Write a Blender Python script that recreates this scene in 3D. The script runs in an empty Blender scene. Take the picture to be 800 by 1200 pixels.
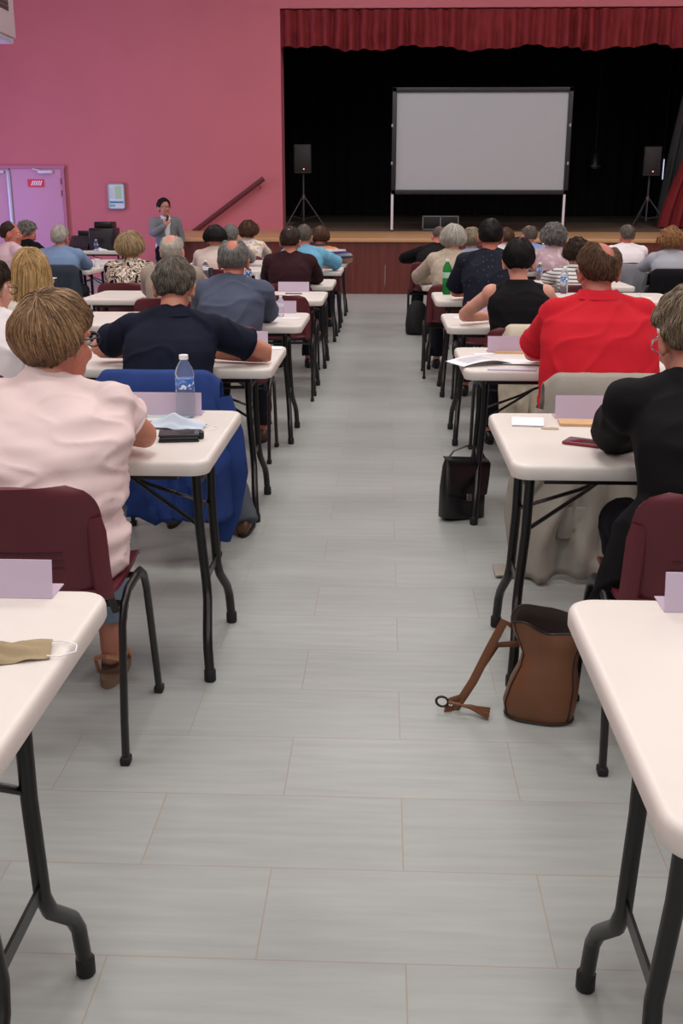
import bpy, math, random
from mathutils import Vector, Matrix, noise, Euler
from math import sin, cos, pi, radians as R

random.seed(7)
SC = bpy.context.scene
COL = SC.collection

# ------------------------------------------------------------------ camera model
F, H, PT, YW, RL = 1222.6, 1.459, R(16.70), R(2.296), R(0.07)
FW = Vector((-sin(YW)*cos(PT), cos(YW)*cos(PT), -sin(PT)))
RT = Vector((cos(YW), sin(YW), 0)); UP = RT.cross(FW)

def at(px, py, z=None, Y=None):
    """photo point -> world point on the height z or at the distance Y"""
    dx, dy = px-400, py-600
    x = cos(RL)*dx+sin(RL)*dy; y = -sin(RL)*dx+cos(RL)*dy
    d = FW+RT*x/F-UP*y/F
    t = (z-H)/d.z if z is not None else Y/d.y
    return Vector((0, 0, H))+d*t

# ------------------------------------------------------------------ materials
def lin(c):
    return tuple((v/255/12.92 if v/255 <= .04045 else ((v/255+.055)/1.055)**2.4) for v in c)+(1,)

MATS = {}
def mat(name, col, rough=.6, metal=0, var=.0, vscale=30, bump=0, bscale=200, col2=None, stretch=(1, 1, 1), spec=.5, trans=0, alpha=1, emit=None, estr=0, sheen=0):
    if name in MATS: return MATS[name]
    m = bpy.data.materials.new(name); m.use_nodes = True
    nt = m.node_tree; b = nt.nodes['Principled BSDF']
    b.inputs['Base Color'].default_value = lin(col)
    b.inputs['Roughness'].default_value = rough
    b.inputs['Metallic'].default_value = metal
    b.inputs['Specular IOR Level'].default_value = spec
    b.inputs['Transmission Weight'].default_value = trans
    b.inputs['Alpha'].default_value = alpha
    if sheen: b.inputs['Sheen Weight'].default_value = sheen
    if emit:
        b.inputs['Emission Color'].default_value = lin(emit); b.inputs['Emission Strength'].default_value = estr
    if var or bump:
        tc = nt.nodes.new('ShaderNodeTexCoord'); mp = nt.nodes.new('ShaderNodeMapping')
        mp.inputs['Scale'].default_value = stretch
        nt.links.new(tc.outputs['Object'], mp.inputs['Vector'])
        if var:
            n = nt.nodes.new('ShaderNodeTexNoise'); n.inputs['Scale'].default_value = vscale; n.inputs['Detail'].default_value = 5
            nt.links.new(mp.outputs[0], n.inputs['Vector'])
            r = nt.nodes.new('ShaderNodeValToRGB')
            r.color_ramp.elements[0].position = .3; r.color_ramp.elements[1].position = .7
            a = lin(col); c2 = lin(col2) if col2 else tuple(min(1, v*(1-var)) for v in a[:3])+(1,)
            r.color_ramp.elements[0].color = c2; r.color_ramp.elements[1].color = a
            nt.links.new(n.outputs['Fac'], r.inputs[0]); nt.links.new(r.outputs[0], b.inputs['Base Color'])
        if bump:
            n2 = nt.nodes.new('ShaderNodeTexNoise'); n2.inputs['Scale'].default_value = bscale; n2.inputs['Detail'].default_value = 4
            nt.links.new(mp.outputs[0], n2.inputs['Vector'])
            bp = nt.nodes.new('ShaderNodeBump'); bp.inputs['Strength'].default_value = bump; bp.inputs['Distance'].default_value = .005
            nt.links.new(n2.outputs['Fac'], bp.inputs['Height']); nt.links.new(bp.outputs[0], b.inputs['Normal'])
    MATS[name] = m; return m

def ramp(nt, fac, stops, const=False):
    r = nt.nodes.new('ShaderNodeValToRGB'); cr = r.color_ramp
    if const: cr.interpolation = 'CONSTANT'
    while len(cr.elements) < len(stops): cr.elements.new(.5)
    for e, (p, c) in zip(cr.elements, stops): e.position = p; e.color = lin(c)
    nt.links.new(fac, r.inputs[0]); return r.outputs[0]

def pattern(name, kind, cols, scale=20, rough=.8):
    if name in MATS: return MATS[name]
    m = bpy.data.materials.new(name); m.use_nodes = True
    nt = m.node_tree; b = nt.nodes['Principled BSDF']; b.inputs['Roughness'].default_value = rough
    b.inputs['Specular IOR Level'].default_value = .2
    tc = nt.nodes.new('ShaderNodeTexCoord').outputs['Object']
    if kind == 'dots':
        v = nt.nodes.new('ShaderNodeTexVoronoi'); v.inputs['Scale'].default_value = scale; v.inputs['Randomness'].default_value = .35
        nt.links.new(tc, v.inputs['Vector']); o = ramp(nt, v.outputs['Distance'], [(0, cols[1]), (.12, cols[0])], True)
    elif kind == 'swirl':
        w = nt.nodes.new('ShaderNodeTexNoise'); w.inputs['Scale'].default_value = scale; w.inputs['Detail'].default_value = 1.5; w.inputs['Distortion'].default_value = 2.2
        nt.links.new(tc, w.inputs['Vector'])
        o = ramp(nt, w.outputs['Fac'], [(0, cols[1]), (.42, cols[0]), (.5, cols[1]), (.56, cols[0]), (.62, cols[2])], True)
    elif kind == 'blotch':
        w = nt.nodes.new('ShaderNodeTexNoise'); w.inputs['Scale'].default_value = scale; w.inputs['Detail'].default_value = 2
        nt.links.new(tc, w.inputs['Vector'])
        o = ramp(nt, w.outputs['Fac'], [(0, cols[1]), (.45, cols[0]), (.55, cols[0]), (.62, cols[2])])
    elif kind == 'stripes':
        s = nt.nodes.new('ShaderNodeSeparateXYZ'); nt.links.new(tc, s.inputs[0])
        a = nt.nodes.new('ShaderNodeMath'); a.operation = 'MULTIPLY'; a.inputs[1].default_value = scale; nt.links.new(s.outputs['Z'], a.inputs[0])
        f = nt.nodes.new('ShaderNodeMath'); f.operation = 'FRACT'; nt.links.new(a.outputs[0], f.inputs[0])
        n = len(cols); o = ramp(nt, f.outputs[0], [(i/n, c) for i, c in enumerate(cols)], True)
    nt.links.new(o, b.inputs['Base Color'])
    MATS[name] = m; return m

def hairmat(name, c1, c2):
    """strand colour from the per-strand value stored in the mesh, dark to light"""
    if name in MATS: return MATS[name]
    m = bpy.data.materials.new(name); m.use_nodes = True
    nt = m.node_tree; b = nt.nodes['Principled BSDF']; b.inputs['Roughness'].default_value = .5
    b.inputs['Specular IOR Level'].default_value = .3
    at_ = nt.nodes.new('ShaderNodeAttribute'); at_.attribute_name = 'strand'
    o = ramp(nt, at_.outputs['Fac'], [(0, c1), (1, c2)])
    nt.links.new(o, b.inputs['Base Color'])
    MATS[name] = m; return m

# ------------------------------------------------------------------ mesh building
class MB:
    def __init__(s): s.v = []; s.f = []; s.a = []
    def add(s, vs, fs, M=None, val=0.0):
        o = len(s.v)
        for p in vs:
            p = Vector(p); s.v.append(M @ p if M else p); s.a.append(val)
        for f in fs: s.f.append(tuple(i+o for i in f))
        return s
    def box(s, c, d, M=None, bev=0):
        x, y, z = d[0]/2, d[1]/2, d[2]/2
        if bev <= 0:
            vs = [Vector((i*x, j*y, k*z))+Vector(c) for i in (-1, 1) for j in (-1, 1) for k in (-1, 1)]
            return s.add(vs, [(0, 1, 3, 2), (4, 6, 7, 5), (0, 4, 5, 1), (2, 3, 7, 6), (0, 2, 6, 4), (1, 5, 7, 3)], M)
        rings = []
        b = min(bev, x*.99, y*.99, z*.99)
        def rr(ins, zz):
            pts = []
            rad = b
            for cx, cy, a0 in ((x-b, y-b, 0), (-x+b, y-b, 90), (-x+b, -y+b, 180), (x-b, -y+b, 270)):
                for k in range(4):
                    a = R(a0+30*k); pts.append(Vector((cx+cos(a)*(rad-ins), cy+sin(a)*(rad-ins), zz))+Vector(c))
            return pts
        for k in (0, 1, 2): rings.append(rr(b*(1-sin(R(45*k))), -z+b*(1-cos(R(45*k)))))
        for k in (2, 1, 0): rings.append(rr(b*(1-sin(R(45*k))), z-b*(1-cos(R(45*k)))))
        return s.rings(rings, M=M)
    def rings(s, rings, cap=True, M=None, closed=True, val=0.0):
        n = len(rings[0]); vs = [p for r in rings for p in r]; fs = []
        for i in range(len(rings)-1):
            for j in range(n if closed else n-1):
                k = (j+1) % n
                fs.append((i*n+j, i*n+k, (i+1)*n+k, (i+1)*n+j))
        if cap: fs.append(tuple(range(n))[::-1]); fs.append(tuple((len(rings)-1)*n+j for j in range(n)))
        return s.add(vs, fs, M, val)
    def lathe(s, prof, n=20, c=(0, 0, 0), M=None):
        rs = [[Vector((cos(2*pi*j/n)*r, sin(2*pi*j/n)*r, z))+Vector(c) for j in range(n)] for r, z in prof]
        return s.rings(rs, M=M)
    def tube(s, pts, rad, n=10, M=None, round_end=False, flat=None, val=0.0):
        pts = [Vector(p) for p in pts]
        if not isinstance(rad, list): rad = [rad]*len(pts)
        rad = list(rad)
        if round_end:
            a = (pts[0]-pts[1]).normalized(); b = (pts[-1]-pts[-2]).normalized()
            def rx(r, k): return (r[0]*k, r[1]*k) if isinstance(r, (tuple, list)) else r*k
            def rm(r): return min(r) if isinstance(r, (tuple, list)) else r
            r0, r1 = rad[0], rad[-1]
            pts = [pts[0]+a*rm(r0)*.97, pts[0]+a*rm(r0)*.75]+pts+[pts[-1]+b*rm(r1)*.75, pts[-1]+b*rm(r1)*.97]
            rad = [rx(r0, .25), rx(r0, .68)]+rad+[rx(r1, .68), rx(r1, .25)]
        rs = []; prev = None
        for i, p in enumerate(pts):
            t = (pts[min(i+1, len(pts)-1)]-pts[max(i-1, 0)])
            t = t.normalized() if t.length > 1e-9 else Vector((0, 0, 1))
            if prev is None:
                ref = Vector((1, 0, 0)) if abs(t.x) < .9 else Vector((0, 1, 0))
                if flat: ref = Vector(flat)
                x = (ref-t*ref.dot(t)).normalized()
            else: x = (prev-t*prev.dot(t)).normalized()
            prev = x; y = t.cross(x)
            ra, rb = rad[i] if isinstance(rad[i], (tuple, list)) else (rad[i], rad[i])
            rs.append([p+x*cos(2*pi*j/n)*ra+y*sin(2*pi*j/n)*rb for j in range(n)])
        return s.rings(rs, M=M, val=val)
    def ell(s, c, r, M=None, nu=20, nv=12, rot=None):
        vs = []; fs = []
        c = Vector(c); Q = Euler(rot).to_matrix() if rot else None
        for i in range(nv+1):
            th = pi*i/nv
            for j in range(nu):
                ph = 2*pi*j/nu
                p = Vector((sin(th)*cos(ph)*r[0], sin(th)*sin(ph)*r[1], cos(th)*r[2]))
                vs.append(c+(Q @ p if Q else p))
        for i in range(nv):
            for j in range(nu):
                k = (j+1) % nu; fs.append((i*nu+j, (i+1)*nu+j, (i+1)*nu+k, i*nu+k))
        return s.add(vs, fs, M)
    def prism(s, poly, z0, z1, M=None):
        return s.rings([[Vector((x, y, z0)) for x, y in poly], [Vector((x, y, z1)) for x, y in poly]], M=M)
    def sheet(s, fn, nu, nv, thick=0, M=None):
        """grid surface fn(u,v); thick gives it a second side and closed rims"""
        P = [[Vector(fn(i/nu, j/nv)) for i in range(nu+1)] for j in range(nv+1)]
        vs = [p for r in P for p in r]; n = nu+1
        fs = [(j*n+i, j*n+i+1, (j+1)*n+i+1, (j+1)*n+i) for j in range(nv) for i in range(nu)]
        if thick:
            N = []
            for j in range(nv+1):
                for i in range(nu+1):
                    a = P[j][min(i+1, nu)]-P[j][max(i-1, 0)]; b = P[min(j+1, nv)][i]-P[max(j-1, 0)][i]
                    c = a.cross(b); N.append(c.normalized() if c.length > 1e-12 else Vector((0, 0, 1)))
            m = len(vs); vs = vs+[p-q*thick for p, q in zip(vs, N)]
            fs = fs+[tuple(k+m for k in f[::-1]) for f in fs]
            for i in range(nu):
                fs.append((i+1, i, i+m, i+1+m)); q = nv*n; fs.append((q+i, q+i+1, q+i+1+m, q+i+m))
            for j in range(nv):
                fs.append((j*n, (j+1)*n, (j+1)*n+m, j*n+m)); q = nu; fs.append(((j+1)*n+q, j*n+q, j*n+q+m, (j+1)*n+q+m))
        return s.add(vs, fs, M)
    def mesh(s, name, m, sharp=40):
        me = bpy.data.meshes.new(name); me.from_pydata([tuple(p) for p in s.v], [], s.f); me.validate(); me.update()
        me.polygons.foreach_set('use_smooth', [True]*len(me.polygons))
        me.set_sharp_from_angle(angle=R(sharp))
        for q in (m if isinstance(m, (list, tuple)) else [m]): me.materials.append(q)
        return me
    def build(s, name, m, parent=None, sharp=40, fix=True, loc=None):
        me = s.mesh(name, m, sharp)
        if fix:
            import bmesh
            b = bmesh.new(); b.from_mesh(me); bmesh.ops.recalc_face_normals(b, faces=b.faces); b.to_mesh(me); b.free()
        o = bpy.data.objects.new(name, me); COL.objects.link(o)
        if parent: o.parent = parent
        if loc is not None: o.location = loc
        return o

def tag(o, label=None, cat=None, group=None, kind=None):
    if label: o['label'] = label
    if cat: o['category'] = cat
    if group: o['group'] = group
    if kind: o['kind'] = kind
    return o

def empty(name, loc=(0, 0, 0), rz=0, label=None, cat=None, group=None):
    o = bpy.data.objects.new(name, None); o.empty_display_size = .05; COL.objects.link(o)
    o.location = loc; o.rotation_euler = (0, 0, rz); return tag(o, label, cat, group)

def copy_tree(o, parent=None):
    c = o.copy(); COL.objects.link(c); c.parent = parent
    for ch in [x for x in o.children]: copy_tree(ch, c)
    return c

def remesh(mb, name, m, parent, vox=.01, smooth=4, disp=None, rigid=False):
    """melt overlapping shapes into one continuous skin"""
    me = bpy.data.meshes.new('tmp'); me.from_pydata([tuple(p) for p in mb.v], [], mb.f); me.update()
    import bmesh
    b = bmesh.new(); b.from_mesh(me); bmesh.ops.recalc_face_normals(b, faces=b.faces); b.to_mesh(me); b.free()
    o = bpy.data.objects.new('tmp', me); COL.objects.link(o)
    r = o.modifiers.new('r', 'REMESH'); r.mode = 'VOXEL'; r.voxel_size = vox
    if smooth:
        sm = o.modifiers.new('s', 'SMOOTH'); sm.factor = .5; sm.iterations = smooth
    dg = bpy.context.evaluated_depsgraph_get(); dg.update()
    e = o.evaluated_get(dg); me2 = bpy.data.meshes.new_from_object(e)
    bpy.data.objects.remove(o); bpy.data.meshes.remove(me)
    me2.name = name; me2.materials.clear(); me2.materials.append(m)
    if disp:
        nn = [v.normal.copy() for v in me2.vertices]
        for v, n in zip(me2.vertices, nn):
            v.co = v.co+disp(v.co.copy(), n)
    me2.update(); me2.polygons.foreach_set('use_smooth', [True]*len(me2.polygons))
    ob = bpy.data.objects.new(name, me2); COL.objects.link(ob); ob.parent = parent
    return ob

# ------------------------------------------------------------------ common materials
M_table = mat('table_plastic', (226, 219, 212), .42, var=.04, vscale=6, bump=.05, bscale=500)
M_black = mat('black_steel', (16, 16, 17), .35, bump=.03, bscale=300)
M_rubber = mat('black_rubber', (12, 12, 12), .6)
M_maroon = mat('maroon_plastic', (98, 32, 43), .45, bump=.12, bscale=700)
M_placard = mat('lilac_acrylic', (214, 196, 216), .2, alpha=.8, spec=.6)
M_paper = mat('white_paper', (242, 240, 244), .8)
M_lilacpaper = mat('lilac_paper', (222, 212, 226), .8)
M_kraft = mat('kraft_paper', (214, 172, 128), .8, var=.1, vscale=40)
M_clear = mat('clear_plastic', (235, 242, 248), .06, trans=.92, spec=.5)
M_clear.node_tree.nodes['Principled BSDF'].inputs['IOR'].default_value = 1.12
M_cap = mat('white_cap', (240, 240, 242), .4)
M_bluelabel = pattern('blue_bottle_label', 'blotch', [(60, 110, 190), (200, 220, 240), (235, 240, 250)], 60, .4)
M_eyewhite = mat('eye_white', (225, 220, 215), .3)
M_iris = mat('eye_iris', (50, 35, 25), .3)
M_lips = mat('lips', (165, 90, 85), .5)
M_glass = mat('spectacle_frame', (25, 25, 30), .3)

def skin(c, nm):
    return mat('skin_'+nm, c, .55, var=.14, vscale=14, bump=.05, bscale=260, col2=tuple(int(v*k) for v, k in zip(c, (.95, .84, .82))))
SK_tan = skin((196, 138, 114), 'tanned'); SK_pale = skin((214, 164, 142), 'pale'); SK_red = skin((194, 122, 102), 'ruddy')

# ================================================================== THE ROOM
def coords(nt):
    g = nt.nodes.new('ShaderNodeNewGeometry'); return g.outputs['Position']

def make_floor_mat():
    m = bpy.data.materials.new('floor_tiles'); m.use_nodes = True; nt = m.node_tree; b = nt.nodes['Principled BSDF']
    pos = coords(nt)
    mp = nt.nodes.new('ShaderNodeMapping'); mp.inputs['Location'].default_value = (-.0597, -1.735, 0); nt.links.new(pos, mp.inputs['Vector'])
    br = nt.nodes.new('ShaderNodeTexBrick'); br.offset = .5; br.squash = 1
    br.inputs['Scale'].default_value = 1; br.inputs['Brick Width'].default_value = .6; br.inputs['Row Height'].default_value = .3
    br.inputs['Mortar Size'].default_value = .0021; br.inputs['Mortar Smooth'].default_value = .3; br.inputs['Bias'].default_value = 0
    br.inputs['Color1'].default_value = (.0, 0, 0, 1); br.inputs['Color2'].default_value = (1, 1, 1, 1); br.inputs['Mortar'].default_value = (.5, .5, .5, 1)
    nt.links.new(mp.outputs[0], br.inputs['Vector'])
    m2 = nt.nodes.new('ShaderNodeMapping'); m2.inputs['Scale'].default_value = (1.6, 16, 1); nt.links.new(pos, m2.inputs['Vector'])
    off = nt.nodes.new('ShaderNodeVectorMath'); off.operation = 'ADD'; nt.links.new(m2.outputs[0], off.inputs[0])
    sc = nt.nodes.new('ShaderNodeVectorMath'); sc.operation = 'SCALE'; sc.inputs['Scale'].default_value = 31; nt.links.new(br.outputs['Color'], sc.inputs[0]); nt.links.new(sc.outputs[0], off.inputs[1])
    n = nt.nodes.new('ShaderNodeTexNoise'); n.inputs['Scale'].default_value = 2.2; n.inputs['Detail'].default_value = 6; nt.links.new(off.outputs[0], n.inputs['Vector'])
    c = ramp(nt, n.outputs['Fac'], [(.3, (160, 164, 162)), (.7, (172, 175, 171))])
    hsv = nt.nodes.new('ShaderNodeMix'); hsv.data_type = 'RGBA'; hsv.blend_type = 'MULTIPLY'; hsv.inputs[0].default_value = .06
    nt.links.new(c, hsv.inputs[6]); nt.links.new(br.outputs['Color'], hsv.inputs[7])
    mx = nt.nodes.new('ShaderNodeMix'); mx.data_type = 'RGBA'
    nt.links.new(br.outputs['Fac'], mx.inputs[0]); nt.links.new(hsv.outputs[2], mx.inputs[6]); mx.inputs[7].default_value = lin((160, 152, 140))
    nt.links.new(mx.outputs[2], b.inputs['Base Color'])
    b.inputs['Roughness'].default_value = .36; b.inputs['Specular IOR Level'].default_value = .35
    bp = nt.nodes.new('ShaderNodeBump'); bp.inputs['Strength'].default_value = .25; bp.inputs['Distance'].default_value = .002; bp.invert = True
    nt.links.new(br.outputs['Fac'], bp.inputs['Height']); nt.links.new(bp.outputs[0], b.inputs['Normal'])
    return m

def struct(name, mb, m, **k):
    o = mb.build(name, m, sharp=30, **k); o['kind'] = 'structure'; return o

M_floor = make_floor_mat()
M_pink = mat('pink_plaster', (198, 112, 120), .75, var=.05, vscale=1.5, bump=.1, bscale=120)
M_white = mat('white_plaster', (226, 224, 220), .8)
XL, XR, YB, YF, ZC = -8.6, 8.8, -6.0, 19.0, 6.2
struct('floor', MB().box(((XL+XR)/2, (YB+YF)/2, -.05), (XR-XL, YF-YB, .1)), M_floor)
struct('ceiling', MB().box(((XL+XR)/2, (YB+YF)/2, ZC+.05), (XR-XL, YF-YB, .1)), M_white)
struct('wall_left', MB().box((XL-.1, (YB+YF)/2, ZC/2), (.2, YF-YB, ZC)), M_pink)
struct('wall_right', MB().box((XR+.1, (YB+YF)/2, ZC/2), (.2, YF-YB, ZC)), M_pink)
OX0, OX1, OZ = -1.80, 5.75, 4.50      # the stage opening
w = MB(); T = .55
w.box(((XL+OX0)/2, YF+T/2, ZC/2), (OX0-XL, T, ZC)); w.box(((OX1+XR)/2, YF+T/2, ZC/2), (XR-OX1, T, ZC))
w.box(((OX0+OX1)/2, YF+T/2, (OZ+ZC)/2), (OX1-OX0, T, ZC-OZ))
struct('wall_front', w, M_pink)
struct('baseboard_front', MB().box(((XL-3.5)/2, YF-.01, .05), (XL*-1-3.5, .02, .1)), mat('grey_baseboard', (150, 140, 140), .5))

# stage -----------------------------------------------------------------------
SX0, SX1, SY, SZ = -3.47, 8.7, 17.03, .86
def stage_z(y): return SZ+.034*(y-SY)
M_board = mat('stage_boards', (206, 168, 122), .5, var=.25, vscale=3, col2=(168, 128, 88), stretch=(.4, 8, 1))
M_cherry = mat('cherry_panel', (112, 48, 38), .45, var=.4, vscale=3.2, col2=(82, 32, 27), stretch=(5, 1, .35))
st = empty('stage', (0, SY, 0), 0, 'raised stage with pale board floor and dark red wooden front', 'stage')
def L(o, par): o.parent = par; o.location = o.location-par.location; return o
b = MB()
b.rings([[Vector((SX0, y, stage_z(y)-.05)), Vector((SX1, y, stage_z(y)-.05)), Vector((SX1, y, stage_z(y))), Vector((SX0, y, stage_z(y)))] for y in (SY, YF)])
b.rings([[Vector((-4.5, y, stage_z(y)-.05)), Vector((SX1, y, stage_z(y)-.05)), Vector((SX1, y, stage_z(y))), Vector((-4.5, y, stage_z(y)))] for y in (YF+T, 25)])
b.rings([[Vector((OX0, y, stage_z(y)-.05)), Vector((OX1, y, stage_z(y)-.05)), Vector((OX1, y, stage_z(y))), Vector((OX0, y, stage_z(y)))] for y in (YF, YF+T)])
L(b.build('stage_floor', M_board), st)
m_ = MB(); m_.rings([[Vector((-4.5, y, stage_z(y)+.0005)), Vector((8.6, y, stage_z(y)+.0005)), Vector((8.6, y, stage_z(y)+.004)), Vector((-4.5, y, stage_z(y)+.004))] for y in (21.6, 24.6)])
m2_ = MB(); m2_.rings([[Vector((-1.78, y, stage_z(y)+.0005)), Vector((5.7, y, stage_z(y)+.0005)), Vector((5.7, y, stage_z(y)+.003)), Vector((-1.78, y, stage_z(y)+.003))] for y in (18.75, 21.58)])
L(m2_.build('painted_shade_mid', mat('shade_tone_brown', (112, 94, 74), .9, var=.45, vscale=14)), st)  # speckled brown sheet: dimming of the boards behind the lit strip, put into colour
L(m_.build('painted_shade_rear', mat('shade_tone_dark', (74, 66, 58), .8, var=.4, vscale=9)), st)  # darker sheet: light falloff over the rear stage floor, painted as colour
L(MB().box(((SX0+SX1)/2, SY-.012, SZ-.025), (SX1-SX0+.04, .03, .06), bev=.01).build('nosing', mat('pale_wood_edge', (196, 150, 104), .5)), st)
pw = (SX1-SX0)/14
for i in range(14):
    L(MB().box((SX0+pw*(i+.5), SY+.02, (SZ-.055)/2), (pw-.003, .03, SZ-.055)).build('front_panel', M_cherry), st)
L(MB().box((SX0+.01, (SY+YF)/2, (SZ-.05)/2), (.02, YF-SY-.02, SZ-.05)).build('side_panel', M_cherry), st)

M_blackcloth = mat('black_drape', (13, 13, 16), .95, var=.3, vscale=4, stretch=(3, 3, .3))
def drape(name, p0, p1, z0, z1, m, amp=.06, wl=.28, lab=None, cat='curtain', rnd=.3, nv=6, seed=0, edge=None, par=None, loose=.3):
    p0 = Vector((*p0, 0)); p1 = Vector((*p1, 0)); d = (p1-p0); ln = d.length; d.normalize(); nrm = Vector((-d.y, d.x, 0))
    nu = max(24, int(ln/wl*10))
    def fn(u, v):
        s = u*ln; ph = s/wl*2*pi+1.7*noise.noise(Vector((s*.9, seed, 0)))
        a = amp*(1+rnd*2*noise.noise(Vector((s*1.3, seed+9, 0))))*(.55+.45*v)
        z = z1+(z0(s) if callable(z0) else z0)*v-z1*v
        p = p0+d*s+nrm*(a*sin(ph)+loose*amp*noise.noise(Vector((s*6, v*3, seed))))
        if edge: p = p+d*edge(u, z)
        return (p.x, p.y, z)
    o = MB().sheet(fn, nu, nv, .006).build(name, m, sharp=80, fix=False)
    if lab: tag(o, lab, cat)
    return o
drape('backdrop_curtain', (-4.4, 24.3), (8.6, 24.3), 1.12, 5.6, M_blackcloth, .07, .34, 'long pleated black curtain closing the back of the stage', seed=3)
drape('wing_curtain', (-3.4, 20.2), (-3.4, 24.1), 1.0, 5.6, M_blackcloth, .06, .3, 'black side drape hanging at the left of the stage behind the loudspeaker', seed=5)
drape('wing_curtain', (-4.3, 20.0), (-1.95, 20.0), .98, 5.6, M_blackcloth, .04, .3, 'black leg curtain just inside the left edge of the stage opening', seed=6)
s_ = MB(); s_.box((2.1, 22.2, 5.75), (13.4, 5.2, .1)); s_.box((-4.6, 22.2, 3), (.1, 5.2, 6)); s_.box((8.85, 22.2, 3), (.1, 5.2, 6)); s_.box((2.1, 24.85, 3), (13.4, .1, 6))
struct('trim_1', s_, mat('stage_house_black', (14, 14, 16), .9))

# red valance ---------------------------------------------------------------
M_red = mat('red_velvet', (136, 36, 42), .85, var=.3, vscale=5, stretch=(4, 4, .4), sheen=.0)
zb = at(500, 56.5, Y=19.05).z
drape('valance', (OX0-.02, 18.98+.06), (OX1, 18.98+.06), lambda s: zb+.035*sin(s*3.3)+.02*sin(s*9.1+1), OZ-.02, M_red, .07, .21, 'pleated dark red valance hanging across the top of the stage opening', seed=11, nv=10, rnd=.6, loose=.9)
# right drapes
def edg(x0, x1, z0, z1):
    def f(u, z):
        t = max(0, min(1, (z-z0)/(z1-z0))); return (1-u)*(x0+(x1-x0)*t**1.3)
    return f
drape('house_curtain', (5.0, 19.75), (6.3, 19.75), .98, 5.2, M_red, .06, .2, 'red velvet curtain gathered aside at the right edge of the stage', seed=12, edge=edg(-.10, .62, .95, 3.0), nv=16)
drape('wing_curtain', (4.98, 20.15), (6.6, 20.15), 1.0, 5.4, mat('grey_black_drape', (52, 52, 56), .9), .05, .16, 'dark grey drape hanging beside the red curtain at stage right', seed=13, edge=edg(-.02, .45, .95, 4.2), nv=16)

# ------------------------------------------------------------------ projection screen
ys = 18.6
sc = empty('projection_screen', (at(565, 275, Y=ys).x, ys, stage_z(ys)), 0, 'large grey projection screen in a black frame on white legs', 'screen')
tl, br_ = at(460.5, 102.5, Y=ys), at(663.5, 228, Y=ys)
x0, x1, z1, z0 = at(459, 165, Y=ys).x, at(668.5, 165, Y=ys).x, tl.z, br_.z
fr = .075
fb = MB()
for c, d in ((((x0+x1)/2, ys, z1-fr/2), (x1-x0, .05, fr)), (((x0+x1)/2, ys, z0+fr/2), (x1-x0, .05, fr)), ((x0+fr/2, ys, (z0+z1)/2), (fr, .05, z1-z0)), ((x1-fr/2, ys, (z0+z1)/2), (fr, .05, z1-z0))):
    fb.box(c, d, bev=.008)
L(fb.build('frame', mat('screen_frame', (24, 26, 34), .5)), sc)
L(MB().box(((x0+x1)/2, ys+.012, (z0+z1)/2), (x1-x0-fr*2+.01, .006, z1-z0-fr*2+.01)).build('screen_surface', mat('screen_cloth', (170, 175, 178), .9)), sc)
for x in (x0+.02, x1-.05):
    g = MB(); g.tube([(x, ys, z0+.04), (x, ys, stage_z(ys)+.04)], .022, 8)
    lg = L(g.build('leg', mat('white_tube', (225, 225, 228), .4)), sc)
    fo = MB().box((x, ys, stage_z(ys)+.022), (.07, .5, .04), bev=.008).build('foot', M_black); fo.parent = lg; fo.location = -Vector(sc.location)
    for zc in (z0+.5, z0+1.1):
        L(MB().box((x-.015 if x < 1 else x+.02, ys-.03, zc), (.03, .02, .05), bev=.005).build('clamp', mat('clamp_grey', (150, 150, 155), .4)), sc)

def speaker(px, ptop, pbot, ys, lab1, lab2):
    c = at(px, ptop, Y=ys); c2 = at(px, pbot, Y=ys); zt, zbm = c.z, c2.z; x = c.x; g0 = stage_z(ys)
    sp = empty('loudspeaker', (x, ys, zbm), 0, lab1, 'loudspeaker')
    hh = zt-zbm; wd = .30
    poly = [(-wd/2, -.13), (wd/2, -.13), (wd/2-.05, .15), (-wd/2+.05, .15)]
    MB().prism(poly, 0, hh).build('cabinet', mat('speaker_case', (19, 19, 22), .6), sp)
    gr = MB().box((0, -.136, hh*.52), (wd-.03, .012, hh*.9), bev=.005).build('grille', mat('speaker_grille', (30, 30, 33), .5, bump=.5, bscale=800), sp)
    MB().lathe([(.012, 0), (.012, .006)], 12, M=Matrix.Translation((.02, -.142, hh*.14)) @ Matrix.Rotation(R(90), 4, 'X')).build('badge', mat('badge_pink', (235, 190, 180), .3, emit=(255, 170, 150), estr=1.2), sp)
    t = empty('tripod_stand', (x, ys, g0), 0, lab2, 'stand'); Hh = zbm-g0
    MB().tube([(0, 0, .12), (0, 0, Hh)], .018, 10).build('pole', M_tri, t)
    MB().lathe([(.035, Hh*.52), (.035, Hh*.6), (.02, Hh*.62)], 12).build('collar', M_tri, t)
    for k in range(3):
        a = R(90+120*k+12); e = Vector((cos(a)*.42, sin(a)*.42, 0))
        e.z = .034*e.y+.02
        lg = MB(); lg.tube([(cos(a)*.03, sin(a)*.03, Hh*.56), e], .012, 8); lg.build('leg', M_tri, t)
        mid = Vector((cos(a)*.03, sin(a)*.03, Hh*.56)).lerp(e, .6)
        MB().tube([(0, 0, .16), mid], .007, 6).build('brace', M_tri, t)
M_tri = mat('tripod_metal', (62, 62, 66), .4)
speaker(355, 169.5, 203, 20.0-.4, 'black loudspeaker on tripod left of the projection screen', 'tripod stand carrying the loudspeaker left of the screen')
speaker(763.5, 172, 206, 19.9, 'black loudspeaker on tripod right of the screen near red curtain', 'tripod stand carrying the loudspeaker right of the screen')
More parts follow.
